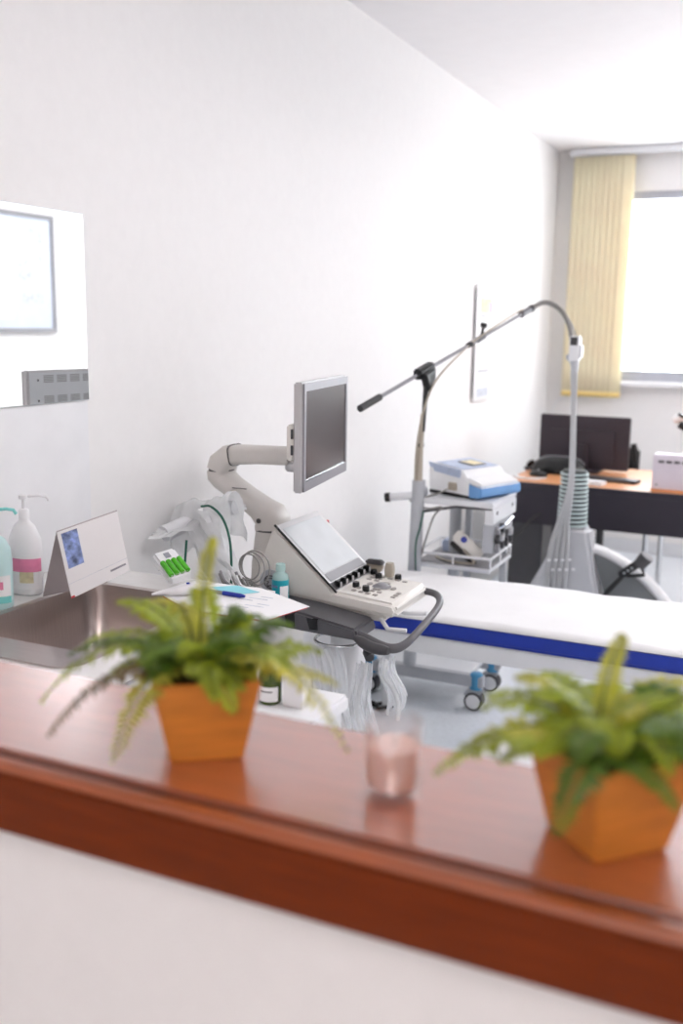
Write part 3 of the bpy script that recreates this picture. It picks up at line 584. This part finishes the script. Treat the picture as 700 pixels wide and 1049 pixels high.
# ------------------------------------------------------------------ examination bed
BZ, BY0, BY1, BX0, BX1 = .58, 3.07, 3.655, .03, 2.0
bed = thing('exam_bed', 'examination bed with blue upholstery and white metal frame', 'bed', (1.0, 3.36, 0))
MB().box(BX0, BX1, BY0, BY1, BZ-.072, BZ-.002).build('mattress', 'bed_blue', bed, bevel=.014, seg=3)
fr = MB().box(BX0+.02, BX1-.02, BY0+.012, BY1-.012, BZ-.135, BZ-.0725).build('frame', 'white_metal', bed, bevel=.004)
for x in (BX0+.045, BX1-.1):
    for y in (BY0+.06, BY1-.06): MB().box(x-.018, x+.018, y-.018, y+.018, 0, BZ-.135).build('leg', 'white_metal', bed)
def shf(u, v):
    x = BX0+.005+u*(BX1-BX0-.01); k = v*1.06-.03; y = BY0+.004+k*(BY1-BY0-.008)
    z = BZ+.0012+.0022*(math.sin(23*u+4*v)*math.sin(9*v+5*u)+1)+.0015*math.sin(61*u+3*v)
    if v < .001 or v > .999: z = BZ-.012; 
    return Vector((x, min(max(y, BY0-.003), BY1+.003), z))
tag(MB().grid(shf, 90, 24).build('bed_sheet', 'sheet', smooth=True, thick=.0008), 'white paper sheet spread over the examination bed', 'sheet')

# ------------------------------------------------------------------ instrument trolley behind the bed
TR = thing('instrument_trolley', 'pale grey instrument trolley with blue capped castors behind the bed', 'trolley', (.2, 3.88, 0))
for y in (3.76, 4.0):
    MB().box(-.09, .43, y-.022, y+.022, .098, .146).build('base_beam', 'grey_metal', TR, bevel=.004)
    for x in (-.07, .397):
        cs = MB().lathe([(.024, .088), (.026, .092), (.026, .150), (.022, .156)], (x, y, 0), 18).build('castor_cap', 'trolley_blue', TR, smooth=True)
        MB().tube([(x-.004, y-.024, .0392), (x-.004, y+.024, .0392)], .039, 22).build('wheel', 'charcoal', cs)
        MB().tube([(x-.004, y-.028, .0392), (x-.004, y-.0245, .0392)], .03, 22).build('hub_cover', 'white_plastic', cs)
        MB().prism([(x-.03, y-.021, .088), (x+.028, y-.021, .088), (x+.012, y-.021, .05), (x-.05, y-.021, .062)], (0, .042, 0)).build('fork', 'grey_metal', cs, bevel=.003)
MB().box(-.06, .36, 3.783, 3.977, .12, .138).build('base_shelf', 'white_metal', TR)
MB().tube([(.10, 3.77, .14), (.118, 3.77, .93)], .027, 16).build('column', 'grey_metal', TR, smooth=True)
MB().tube([(.205, 4.0, .14), (.205, 4.0, .86)], .025, 16).build('column', 'grey_metal', TR, smooth=True)
MB().tube([(-.0, 3.76, .852), (.11, 3.77, .868)], .017, 14).build('push_handle', 'white_metal', TR, smooth=True)
MB().tube([(-.022, 3.757, .849), (-.0005, 3.76, .852)], .019, 14).build('handle_cap', 'black', TR, smooth=True)
sh = MB().box(.125, .435, 3.765, 4.12, .838, .862).build('top_shelf', 'white_metal', TR, bevel=.005)
MB().tube([(.13, 3.775, .80), (.28, 3.772, .835), (.43, 3.775, .835)], .006, 8).build('shelf_brace', 'dark_grey', sh)
MB().prism([(.126, 3.77, .8625), (.145, 3.77, .8625), (.14, 3.77, .90), (.128, 3.77, .905)], (0, .05, 0)).build('shelf_side', 'grey_metal', TR, bevel=.006)
MB().box(.40, .436, 3.77, 4.115, .772, .8375).build('apron', 'white_metal', TR, bevel=.003)
for y in (3.82, 4.05): MB().tube([(.4365, y, .815), (.4385, y, .815)], .008, 10).build('bolt', 'charcoal', TR)
bx_ = MB().box(.385, .43, 3.80, 4.09, .65, .77).build('connector_box', 'grey_metal', TR, bevel=.004)
rn3 = random.Random(2)
for i in range(10):
    y = 3.83+(i % 4)*.066; z = .67+(i//4)*.036
    MB().tube([(.431, y, z), (.448, y+.002, z)], rn3.uniform(.014, .02), 10).build('connector', rn3.choice(['mid_grey', 'charcoal', 'charcoal', 'silver_light']), bx_, smooth=True)
MB().tube([(.452, 3.80, .755), (.462, 3.86, .76), (.455, 4.0, .77)], .006, 8).build('latch_bar', 'chrome', TR)
MB().box(.105, .43, 3.77, 4.10, .573, .588).build('lower_shelf', 'white_metal', TR, bevel=.003)
for x, y in ((.24, 4.08), (.40, 4.08)): MB().box(x-.012, x+.012, y-.012, y+.012, .14, .838).build('rear_post', 'grey_metal', TR)
# tray with a hand unit on the lower shelf
ty = thing('wire_tray', 'white plastic tray on the lower trolley shelf', 'tray', (.27, 3.92, .589))
MB().box(.115, .425, 3.79, 4.08, .589, .593).build('tray_floor', 'mid_grey', ty)
for nm_, q in (('rim', ((.112, 3.785, .63), (.428, 3.785, .63), (.428, 4.085, .633), (.112, 4.085, .633), (.112, 3.785, .63))),):
    MB().tube(q, .006, 8).build(nm_, 'white_plastic', ty)
for x, y in ((.112, 3.785), (.428, 3.785), (.428, 4.085), (.112, 4.085), (.428, 3.93), (.27, 3.785)): MB().tube([(x, y, .593), (x, y, .63)], .004, 6).build('upright', 'white_plastic', ty)
hu = thing('hand_unit', 'beige hand control with a navy button lying in the trolley tray', 'control', (.29, 3.88, .594))
tm = Matrix.Translation((.30, 3.87, .66)) @ Matrix.Rotation(R(38), 4, 'Y') @ Matrix.Rotation(R(-20), 4, 'X')
MB().box(-.065, .075, -.03, .03, -.024, .03, tm).build('body', 'cream', hu, bevel=.008)
MB().box(-.055, .085, -.028, .028, -.047, -.0245, tm).build('sole', 'black', hu, bevel=.005)
MB().tube([tm @ V((-.02, -.0301, .008)), tm @ V((-.02, -.035, .008))], .013, 14).build('button', 'pen_blue', hu)
MB().tube(spline([(.30, 3.83, .645), (.35, 3.805, .615), (.34, 3.80, .6), (.24, 3.81, .599), (.17, 3.86, .599)], 5), .005, 8).build('cord', 'cable_beige', hu, smooth=True)
tag(MB().prism([(.15, 3.99, .5935), (.24, 3.99, .5935), (.24, 4.07, .5935), (.15, 4.07, .5935)], (0, 0, .05)).build('pad', 'device_pale', bevel=.006), 'pale lilac folded cloth at the back of the trolley tray', 'cloth')
# bench device on the trolley top
dv = thing('treatment_device', 'white and blue wedge-shaped treatment device with small display on the trolley', 'device', (.285, 3.955, .864), R(-22), world=False); dv.scale = (.86, .88, 1.2)
pr = [(-.15, .012), (-.155, .085), (-.135, .105), (.055, .092), (.085, .066), (.17, .048), (.178, .02), (.165, .010), (.12, .004)]
MB().prism([(x, -.14, z) for x, z in pr], (0, .29, 0)).build('case', 'white_plastic', dv, bevel=.005)
MB().prism([(-.13, -.1425, .098), (.05, -.1425, .085), (.045, -.1425, .066), (-.115, -.1425, .078)], (0, .002, 0)).build('side_strip', 'device_pale', dv)
MB().prism([(-.15, -.146, .108), (.05, -.146, .095), (.052, -.146, .089), (.03, -.146, .08), (-.14, -.146, .092)], (0, .0045, 0)).build('trim', 'device_pale', dv)
MB().prism([(-.125, -.12, .1058), (.05, -.12, .0935), (.05, -.12, .0948), (-.125, -.12, .1072)], (0, .25, 0)).build('top_panel', 'device_pale', dv)
MB().prism([(-.075, -.02, .1045), (.02, -.02, .098), (.02, -.02, .1005), (-.075, -.02, .107)], (0, .10, 0)).build('display_frame', 'mid_grey', dv)
MB().prism([(-.066, -.01, .1062), (.012, -.01, .1008), (.012, -.01, .1018), (-.066, -.01, .1073)], (0, .08, 0)).build('display', 'print_tan', dv)
MB().prism([(.10, -.144, .055), (.172, -.144, .044), (.18, -.144, .018), (.165, -.144, .006), (.10, -.144, .004)], (0, .298, 0)).build('front_trim', 'device_blue', dv, bevel=.004)
MB().prism([(.088, -.13, .0665), (.168, -.13, .0495), (.168, -.13, .0535), (.088, -.13, .0705)], (0, .268, 0)).build('front_pad', 'white_plastic', dv)
MB().prism([(-.148, -.137, .0), (.12, -.137, -.0005), (.12, -.137, .0115), (-.148, -.137, .0115)], (0, .28, 0)).build('base_foot', 'black', dv)
MB().box(-.02, .03, -.152, -.1405, .022, .048).build('socket', 'cable_beige', dv, bevel=.003)
dc = thing('device_cable', 'grey cable looping from the treatment device down the trolley', 'cable', (.285, 3.94, .864), R(-20), world=False)
MB().tube(spline([(.0, -.1525, .035), (-.04, -.19, .01), (-.12, -.21, -.015), (-.18, -.18, -.02), (-.15, -.185, -.04), (-.05, -.21, -.045), (.02, -.21, -.03), (-.02, -.215, -.08), (-.09, -.2, -.25), (-.13, -.19, -.37)], 6), .0042, 8).build('strand', 'cable_grey', dc, smooth=True)
# boom stand fixed on the trolley column
bo = thing('boom_stand', 'microphone-style boom stand with black counterweight rising from the trolley column', 'boom stand', (.118, 3.77, .93))
MB().tube([(.118, 3.77, .9305), (.122, 3.765, 1.06), (.13, 3.762, 1.2)], [.015, .012, .010], 12).build('pole', 'cable_beige', bo, smooth=True)
MB().tube([(.119, 3.768, 1.068), (.1195, 3.768, 1.082)], .016, 12).build('collar', 'black', bo)
MB().tube([(.131, 3.763, 1.13), (.139, 3.762, 1.32)], [.0085, .0105], 10).build('upper_pole', 'black', bo, smooth=True)
A0, A1 = V((.052, 3.32, 1.251)), V((.293, 4.78, 1.636)); 
cl = A0.lerp(A1, .31)
MB().box(-.06, .06, -.018, .018, -.02, .022, Matrix.Translation(cl) @ (A1-A0).to_track_quat('X', 'Z').to_matrix().to_4x4()).build('clutch', 'black', bo, bevel=.006)
MB().prism([(cl.x, cl.y-.055, cl.z-.012), (cl.x, cl.y+.06, cl.z+.015), (cl.x, cl.y+.055, cl.z-.045), (cl.x, cl.y, cl.z-.085)], (.03, 0, 0)).build('clutch_body', 'black', bo, bevel=.005)
MB().tube([cl+V((0, .065, .02)), cl+V((.012, .085, -.035))], .007, 8).build('clutch_lever', 'black', bo)
MB().tube([A0, A1], .0075, 10).build('boom_arm', 'mid_grey', bo, smooth=True)
MB().tube([A0-(A1-A0)*.005, A0.lerp(A1, .085)], .0135, 12).build('counterweight', 'black', bo)
for t in (.265, .56, ): MB().tube([A0.lerp(A1, t), A0.lerp(A1, t+.02)], .0125, 10).build('ring', 'black', bo)
MB().tube([A0.lerp(A1, .62), A0.lerp(A1, .66)], .013, 10).build('arm_clamp', 'dark_grey', bo)
m_ = A0.lerp(A1, .645); MB().tube([m_, m_+V((.004, .01, .05))], [.006, .007], 8).build('clamp_stem', 'black', bo); MB().tube([m_+V((.004, .01, .045)), m_+V((.006, .014, .062))], .015, 10).build('clamp_knob', 'black', bo)
MB().tube([A0.lerp(A1, .92), A0.lerp(A1, .985)], .016, 12).build('grip', 'dark_grey', bo); MB().tube([A0.lerp(A1, .988), A1+(A1-A0)*.004], .018, 12).build('ring', 'black', bo)
gp = spline([A1, (.34, 4.79, 1.662), (.39, 4.80, 1.655), (.44, 4.80, 1.615), (.475, 4.80, 1.55), (.492, 4.80, 1.47), (.497, 4.80, 1.425)], 6)
MB().tube(gp, .0115, 10).build('gooseneck', 'cable_grey', bo, smooth=True)
MB().tube(spline([A1+V((0, 0, .012)), (.36, 4.785, 1.672), (.43, 4.785, 1.64), (.485, 4.78, 1.57), (.512, 4.78, 1.505)], 6), .0035, 6).build('cable', 'cable_grey', bo, smooth=True)
MB().tube(spline([(.108, 3.752, .93), (.112, 3.748, 1.05), (.135, 3.745, 1.2), (.165, 3.80, 1.33), A0.lerp(A1, .52)+V((.006, -.006, -.01)), A0.lerp(A1, .66)+V((.004, -.006, .012)), A0.lerp(A1, .90)+V((0, 0, .022)), A0.lerp(A1, .93)+V((0, 0, .017))], 6), .0045, 6).build('cable', 'cable_beige', bo, smooth=True)
tag(MB().tube(spline([(.155, 3.735, .81), (.14, 3.74, .74), (.125, 3.735, .66), (.13, 3.735, .50), (.12, 3.735, .3)], 5), .0035, 6).build('green_cable', 'cable_green', smooth=True), 'thin green cord hanging down the trolley column', 'cord')
fc = thing('floor_cable', 'black cable lying in a loop on the floor under the bed', 'cable', (.06, 3.6, 0))
MB().tube(spline([(-.1, 3.5, .008), (-.02, 3.45, .008), (.0, 3.56, .012), (.07, 3.66, .008), (.10, 3.60, .02), (.05, 3.56, .012), (.0, 3.62, .008), (-.06, 3.55, .008)], 6), .0075, 8).build('loop', 'black', fc, smooth=True)

# ------------------------------------------------------------------ hose stand in front of the desk
RY = 4.80
HS = thing('hose_stand', 'grey bell-shaped hose stand with ribbed bellows and clear tubes before the desk', 'hose stand', (.55, RY, 0))
prof = [(.497, .60), (.478, .54), (.447, .465), (.40, .37), (.345, .26), (.27, .12), (.22, .0), (.80, .0), (.745, .14), (.70, .27), (.672, .38), (.657, .47), (.642, .54), (.629, .60)]
MB().prism([(x, RY-.07, z) for x, z in prof], (0, .14, 0)).build('shroud', 'shell_grey', HS, bevel=.018, seg=3)
dk = [(.656, .478), (.72, .455), (.80, .415), (.88, .36), (.96, .285), (1.04, .18), (1.10, .0), (.82, .0), (.765, .14), (.72, .27), (.685, .38)]
MB().prism([(x, RY-.02, z) for x, z in dk], (0, .08, 0)).build('side_panel', 'panel_dark', HS, bevel=.006)
MB().tube(spline([(.648, RY+.02, .492), (.72, RY+.02, .472), (.80, RY+.02, .435), (.885, RY+.02, .38), (.97, RY+.02, .30), (1.06, RY+.02, .18), (1.12, RY+.02, .004)], 5), .028, 12).build('rim', 'white_plastic', HS, smooth=True)
bp = [(.05, .598)]
for i in range(13):
    z = .60+.0206*i; r = .069-.006*i/13; bp += [(r-.014, z+.0005), (r, z+.006), (r, z+.013), (r-.014, z+.019)]
MB().lathe(bp, (.540, RY, 0), 24).build('bellows', 'bellow', HS, smooth=False)
for i in range(13):
    z = .6095+.0206*i; r = .0692-.006*i/13
    MB().tube([(.540+r*math.cos(t*.2618), RY+r*math.sin(t*.2618), z) for t in range(25)], .005, 6, cap=False).build('bellows_rib', 'bellow_light', HS, smooth=True)
MB().lathe([(.058, .868), (.056, .874), (.02, .876)], (.540, RY, 0), 24).build('bellows_cap', 'bellow', HS, smooth=True)
hd = MB().box(.490, .540, RY-.065, RY-.022, 1.392, 1.512).build('hose_head', 'white_plastic', HS, bevel=.006)
MB().box(.496, .528, RY-.067, RY-.0655, 1.468, 1.506).build('head_window', 'charcoal', hd)
MB().box(.541, .549, RY-.055, RY-.03, 1.41, 1.47).build('head_clip', 'silver_light', hd)
MB().prism([(.474, RY-.045, 1.42), (.4895, RY-.045, 1.43), (.4895, RY-.045, 1.39), (.476, RY-.045, 1.402)], (0, .02, 0)).build('head_lug', 'grey_metal', hd)
MB().tube([(.515, RY-.045, 1.3925), (.52, RY-.05, 1.36), (.52, RY-.055, 1.33)], [.022, .018, .016], 12).build('hose_boot', 'grey_metal', HS, smooth=True)
for i in range(8):
    k = (i-3.5)/3.5
    xb = .505+.048*k; y = RY-.085-.012*(i % 2)
    MB().tube(spline([(.52+.012*k, RY-.055-.010*(i % 2), 1.345), (.527+.008*k, RY-.06, 1.2), (.538+.008*k, RY-.078, 1.0), (.542+.013*k, y, .8), (xb*.6+.212, y, .62), (xb-.004, y-.004, .46), (xb-.012, y-.004, .2), (xb-.014, y-.004, .02)], 5), .0065, 8).build('clear_tube', 'tube_clear', HS, smooth=True)
for z in (.44, .395):
    for i in range(4): MB().tube([(.455+i*.033+(.02 if z < .43 else 0), RY-.108, z+.004*i), (.468+i*.033+(.02 if z < .43 else 0), RY-.108, z+.004*i+.001)], .006, 6).build('tube_clip', 'white_plastic', HS)
clp = thing('swivel_clamp', 'black swivel clamp on a short rod standing before the dark stand panel', 'clamp', (.72, RY-.06, .26))
MB().tube([(.70, RY-.05, .24), (.73, RY-.06, .293), (.80, RY-.075, .385), (.815, RY-.08, .41)], [.012, .012, .010, .010], 10).build('rod', 'black', clp, smooth=True)
cm = Matrix.Translation((.838, RY-.085, .435)) @ Matrix.Rotation(R(-40), 4, 'Y')
MB().box(-.055, .05, -.022, .022, -.018, .018, cm).build('jaw', 'black', clp, bevel=.006)
MB().tube([cm @ V((.045, 0, -.01)), cm @ V((.10, 0, .004))], [.03, .034], 14).build('knob', 'charcoal', clp)
MB().tube([cm @ V((.101, 0, .004)), cm @ V((.108, 0, .006))], .03, 14).build('knob_cap', 'silver_light', clp)
MB().tube([cm @ V((-.03, 0, -.02)), cm @ V((.04, 0, -.06)), cm @ V((.05, 0, -.03))], .009, 8).build('lower_jaw', 'black', clp)
for i in range(3): MB().tube([cm @ V((-.025+i*.022, -.0225, 0)), cm @ V((-.025+i*.022, -.026, 0))], .006, 8).build('bolt', 'chrome', clp)

# ------------------------------------------------------------------ desk and what stands on it
DK = thing('office_desk', 'office desk with orange wood top and black front panel below the window', 'desk', (1.0, 5.5, 0))
MB().box(.10, 2.0, 5.16, 5.96, .712, .74).build('desktop', 'desk_wood', DK, bevel=.003)
MB().box(.10, 2.0, 5.146, 5.1595, .712, .74).build('front_edge', 'desk_black', DK)
MB().box(.12, 1.99, 5.15, 5.175, .52, .7115).build('modesty_panel', 'desk_black', DK, bevel=.003)
MB().box(.13, .31, 5.18, 5.92, .03, .7115).build('pedestal', 'charcoal', DK, bevel=.004)
for x in (.84, 1.92): MB().tube([(x, 5.20, 0), (x, 5.20, .7115)], .014, 12).build('leg', 'chrome', DK)
MB().tube([(.84, 5.86, 0), (.84, 5.86, .7115)], .014, 12).build('leg', 'chrome', DK)
MB().tube([(.36, 5.20, 0), (.36, 5.20, .7115)], .010, 12).build('leg', 'dark_grey', DK)
mt = thing('computer_monitor', 'black desktop monitor seen from behind on the office desk', 'monitor', (.39, 5.78, .7405))
sh_ = MB().box(.135, .645, 5.745, 5.775, .752, 1.055).build('housing', 'monitor_black', mt, bevel=.005)
MB().box(.205, .565, 5.728, 5.7445, .79, .975).build('rear_panel', 'monitor_black', sh_, bevel=.003)
MB().box(.14, .64, 5.7752, 5.777, .758, 1.05).build('screen', 'gloss_black', mt)
MB().box(.36, .42, 5.70, 5.728, .7585, .90).build('stand_neck', 'monitor_black', mt)
MB().box(.28, .50, 5.64, 5.84, .7408, .751).build('stand_foot', 'monitor_black', mt, bevel=.004)
cp = thing('rounded_case', 'black rounded case with grey sheen in front of the monitor', 'case', (.30, 5.56, .7405), world=False)
def dome(u, v):
    a = math.pi*u; x = -.155+.31*v; e_ = (1-abs((v-.5)*2)**4)**.5
    return Vector((x, -.06*math.cos(a)*(.4+.6*e_), .096*math.sin(a)**.6*e_))
MB().grid(dome, 18, 26).build('shell', 'gloss_black', cp, smooth=True)
MB().box(-.15, .15, -.055, .055, .0, .008).build('base', 'charcoal', cp)
MB().tube([dome(.5, .05+t*.09)+V((0, 0, .0015)) for t in range(11)], .004, 6).build('ridge_sheen', 'mid_grey', cp, smooth=True)  # grey strip drawn for the lit sheen along the top of the case
tag(MB().prism([(.44, 5.40, .7405), (.745, 5.36, .7405), (.765, 5.44, .7405), (.46, 5.50, .7405)], (0, 0, .018)).build('keyboard', 'charcoal', bevel=.004), 'dark keyboard on the desk right of the hose stand', 'keyboard')
tag(MB().prism([(.50, 5.22, .7405), (.60, 5.20, .7405), (.615, 5.27, .7405), (.51, 5.29, .7405)], (0, 0, .022)).build('card_reader', 'white_plastic', bevel=.004), 'small white card reader at the front of the desk', 'reader')
ms = thing('desk_mouse', 'dark computer mouse at the left of the desk', 'mouse', (.22, 5.40, .7405), world=False)
MB().lathe([(.03, 0), (.034, .006), (.03, .02), (.016, .03), (0, .033)], n=20, sx=1.5, cap=False).build('body', 'gloss_black', ms, smooth=True)
MB().box(-.004, .004, -.012, .012, .030, .036).build('wheel', 'mid_grey', ms)
ph_ = thing('desk_phone', 'black telephone handset on the left desk end', 'phone', (.115, 5.645, .7405), world=False)
MB().box(-.03, .035, -.04, .05, 0, .02).build('base', 'charcoal', ph_, bevel=.005)
MB().tube(spline([(0, -.04, .032), (0, -.02, .042), (0, .03, .042), (0, .05, .032)], 4), [.016]+[.012]*11+[.016], 10).build('handset', 'gloss_black', ph_, smooth=True)
wc = thing('white_cable', 'white cables lying in a curve on the desk end', 'cable', (.16, 5.25, .7405))
for i in range(3): MB().tube(spline([(.11, 5.30+.02*i, .746), (.16, 5.24+.01*i, .746), (.24, 5.27-.012*i, .746), (.28, 5.33, .746)], 5), .005, 6).build('strand', 'white_plastic', wc, smooth=True)
pb = thing('vented_box', 'pale lilac vented box standing on the desk at the right edge', 'box', (1.05, 5.24, .7405))
MB().box(.848, 1.30, 5.20, 5.30, .7408, .928).build('case', 'box_lilac', pb, bevel=.006)
MB().box(.846, 1.302, 5.198, 5.302, .7408, .752).build('foot_strip', 'desk_wood', pb)
for i in range(11): MB().box(.875+i*.038, .903+i*.038, 5.1975, 5.1995, .886, .898).build('vent_slot', 'seam', pb)
MB().tube([(.872, 5.1995, .775), (.872, 5.1965, .775)], .006, 10).build('switch', 'mid_grey', pb)
# office chair behind the desk: its arm shows right of the monitor
oc = thing('office_chair', 'black office chair behind the desk, its armrest showing beside the monitor', 'chair', (.42, 6.25, 0))
MB().box(.20, .64, 6.08, 6.50, .44, .50).build('seat', 'black', oc, bevel=.02)
MB().box(.22, .60, 6.50, 6.55, .50, .80).build('backrest', 'black', oc, bevel=.015)
MB().tube([(.60, 6.22, .86), (.612, 6.22, .80), (.625, 6.22, .70), (.64, 6.22, .50)], [.018, .018, .016, .014], 8).build('armrest_post', 'black', oc)
MB().tube([(.42, 6.29, .05), (.42, 6.29, .44)], .025, 12).build('gas_lift', 'charcoal', oc)
for k in range(5):
    a = k*2*math.pi/5; MB().tube([(.42, 6.29, .09), (.42+.2*math.cos(a), 6.29+.2*math.sin(a), .05)], [.025, .015], 8).build('leg', 'black', oc)
    MB().tube([(.42+.2*math.cos(a), 6.27+.2*math.sin(a), .0255), (.42+.2*math.cos(a), 6.31+.2*math.sin(a), .0255)], .025, 12).build('castor', 'charcoal', oc)
# desk lamp reaching in from the right
lp = thing('desk_lamp', 'white and black jointed desk lamp at the right picture edge', 'lamp', (1.25, 5.75, .7405))
MB().lathe([(.09, .7408), (.09, .755), (.03, .768)], (1.25, 5.75, 0), 24).build('base', 'black', lp, smooth=True)
MB().tube([(1.25, 5.75, .765), (1.22, 5.76, .98)], .012, 10).build('lower_arm', 'black', lp)
MB().tube(spline([(1.22, 5.76, .98), (1.1, 5.78, 1.03), (.98, 5.79, 1.0), (.90, 5.80, 1.03)], 5), [.016]*10+[.022]*6, 12).build('upper_arm', 'black', lp, smooth=True)
MB().tube(spline([(.868, 5.80, 1.045), (.895, 5.80, 1.066), (.94, 5.80, 1.06), (1.0, 5.80, 1.02)], 5), [.012]+[.024]*14+[.016], 12).build('head', 'white_plastic', lp, smooth=True)
MB().tube([(.893, 5.776, 1.09), (.925, 5.776, 1.07)], .008, 8).build('head_band', 'black', lp)
tag(MB().tube(spline([(.32, 5.176, .58), (.27, 5.10, .56), (.20, 4.95, .46), (.05, 4.75, .40), (-.05, 4.5, .42), (.1, 4.3, .44), (.30, 4.12, .50)], 6), .005, 6).build('black_cable', 'black', smooth=True), 'black cable sagging between desk and trolley', 'cable')
tag(MB().tube(spline([(.05, WY1-.004, 1.0), (.10, WY1-.006, 1.075), (.0, WY1-.006, 1.08), (-.08, WY1-.006, 1.03), (-.105, WY1-.006, .9), (-.11, WY1-.006, .6)], 6), .005, 6).build('wall_cable', 'white_plastic', smooth=True), 'thin white cable looping on the wall behind the monitor', 'cable')
# wall calendar and framed chart
wc = thing('wall_calendar', 'narrow white wall calendar with a picture header near the corner', 'calendar', (WX0, 5.43, 1.14))
MB().box(WX0+.012, WX0+.020, 5.28, 5.60, 1.145, 1.77).build('pages', 'paper', wc)
MB().box(WX0+.0005, WX0+.012, 5.30, 5.58, 1.16, 1.75).build('backing', 'panel_dark', wc)
MB().box(WX0+.0202, WX0+.0207, 5.34, 5.57, 1.62, 1.70).build('picture', 'print_tan', wc)
MB().box(WX0+.0208, WX0+.0212, 5.50, 5.56, 1.62, 1.68).build('picture_detail', 'print_pink', wc)
for z in (1.60, 1.50, 1.30): MB().box(WX0+.0202, WX0+.0207, 5.32, 5.54, z, z+.008).build('print_line', 'print_dark', wc)
MB().box(WX0+.0202, WX0+.0207, 5.32, 5.54, 1.16, 1.21).build('print_block', 'print_grey', wc)
fp = thing('framed_chart', 'framed chart with pale blue pictures on the opposite wall, seen in the mirror', 'picture', (WX1, 5.1, 1.45))
f = MB(); f.box(WX1-.03, WX1-.0005, 4.66, 5.57, 1.46, 1.49).box(WX1-.03, WX1-.0005, 4.66, 5.57, 2.21, 2.24).box(WX1-.03, WX1-.0005, 4.66, 4.69, 1.49, 2.21).box(WX1-.03, WX1-.0005, 5.54, 5.57, 1.49, 2.21)
f.build('frame', 'mid_grey', fp)
MB().box(WX1-.02, WX1-.001, 4.69, 5.54, 1.49, 2.21).build('chart', 'chart_pale', fp)
MB().box(WX1-.0215, WX1-.0203, 4.72, 5.16, 1.55, 2.17).build('sheet', 'paper', fp)
for (a, b, z, h) in ((5.42, 5.47, 2.05, .1), (5.33, 5.39, 2.07, .07), (5.42, 5.47, 1.90, .12), (5.34, 5.39, 1.90, .12), (5.22, 5.34, 1.80, .14), (5.25, 5.45, 1.66, .06)):
    MB().box(WX1-.0215, WX1-.0203, a, b, z, z+h).build('print_block', 'print_grey', fp)
for o in bpy.data.objects:
    if '_o' in o.keys(): del o['_o']
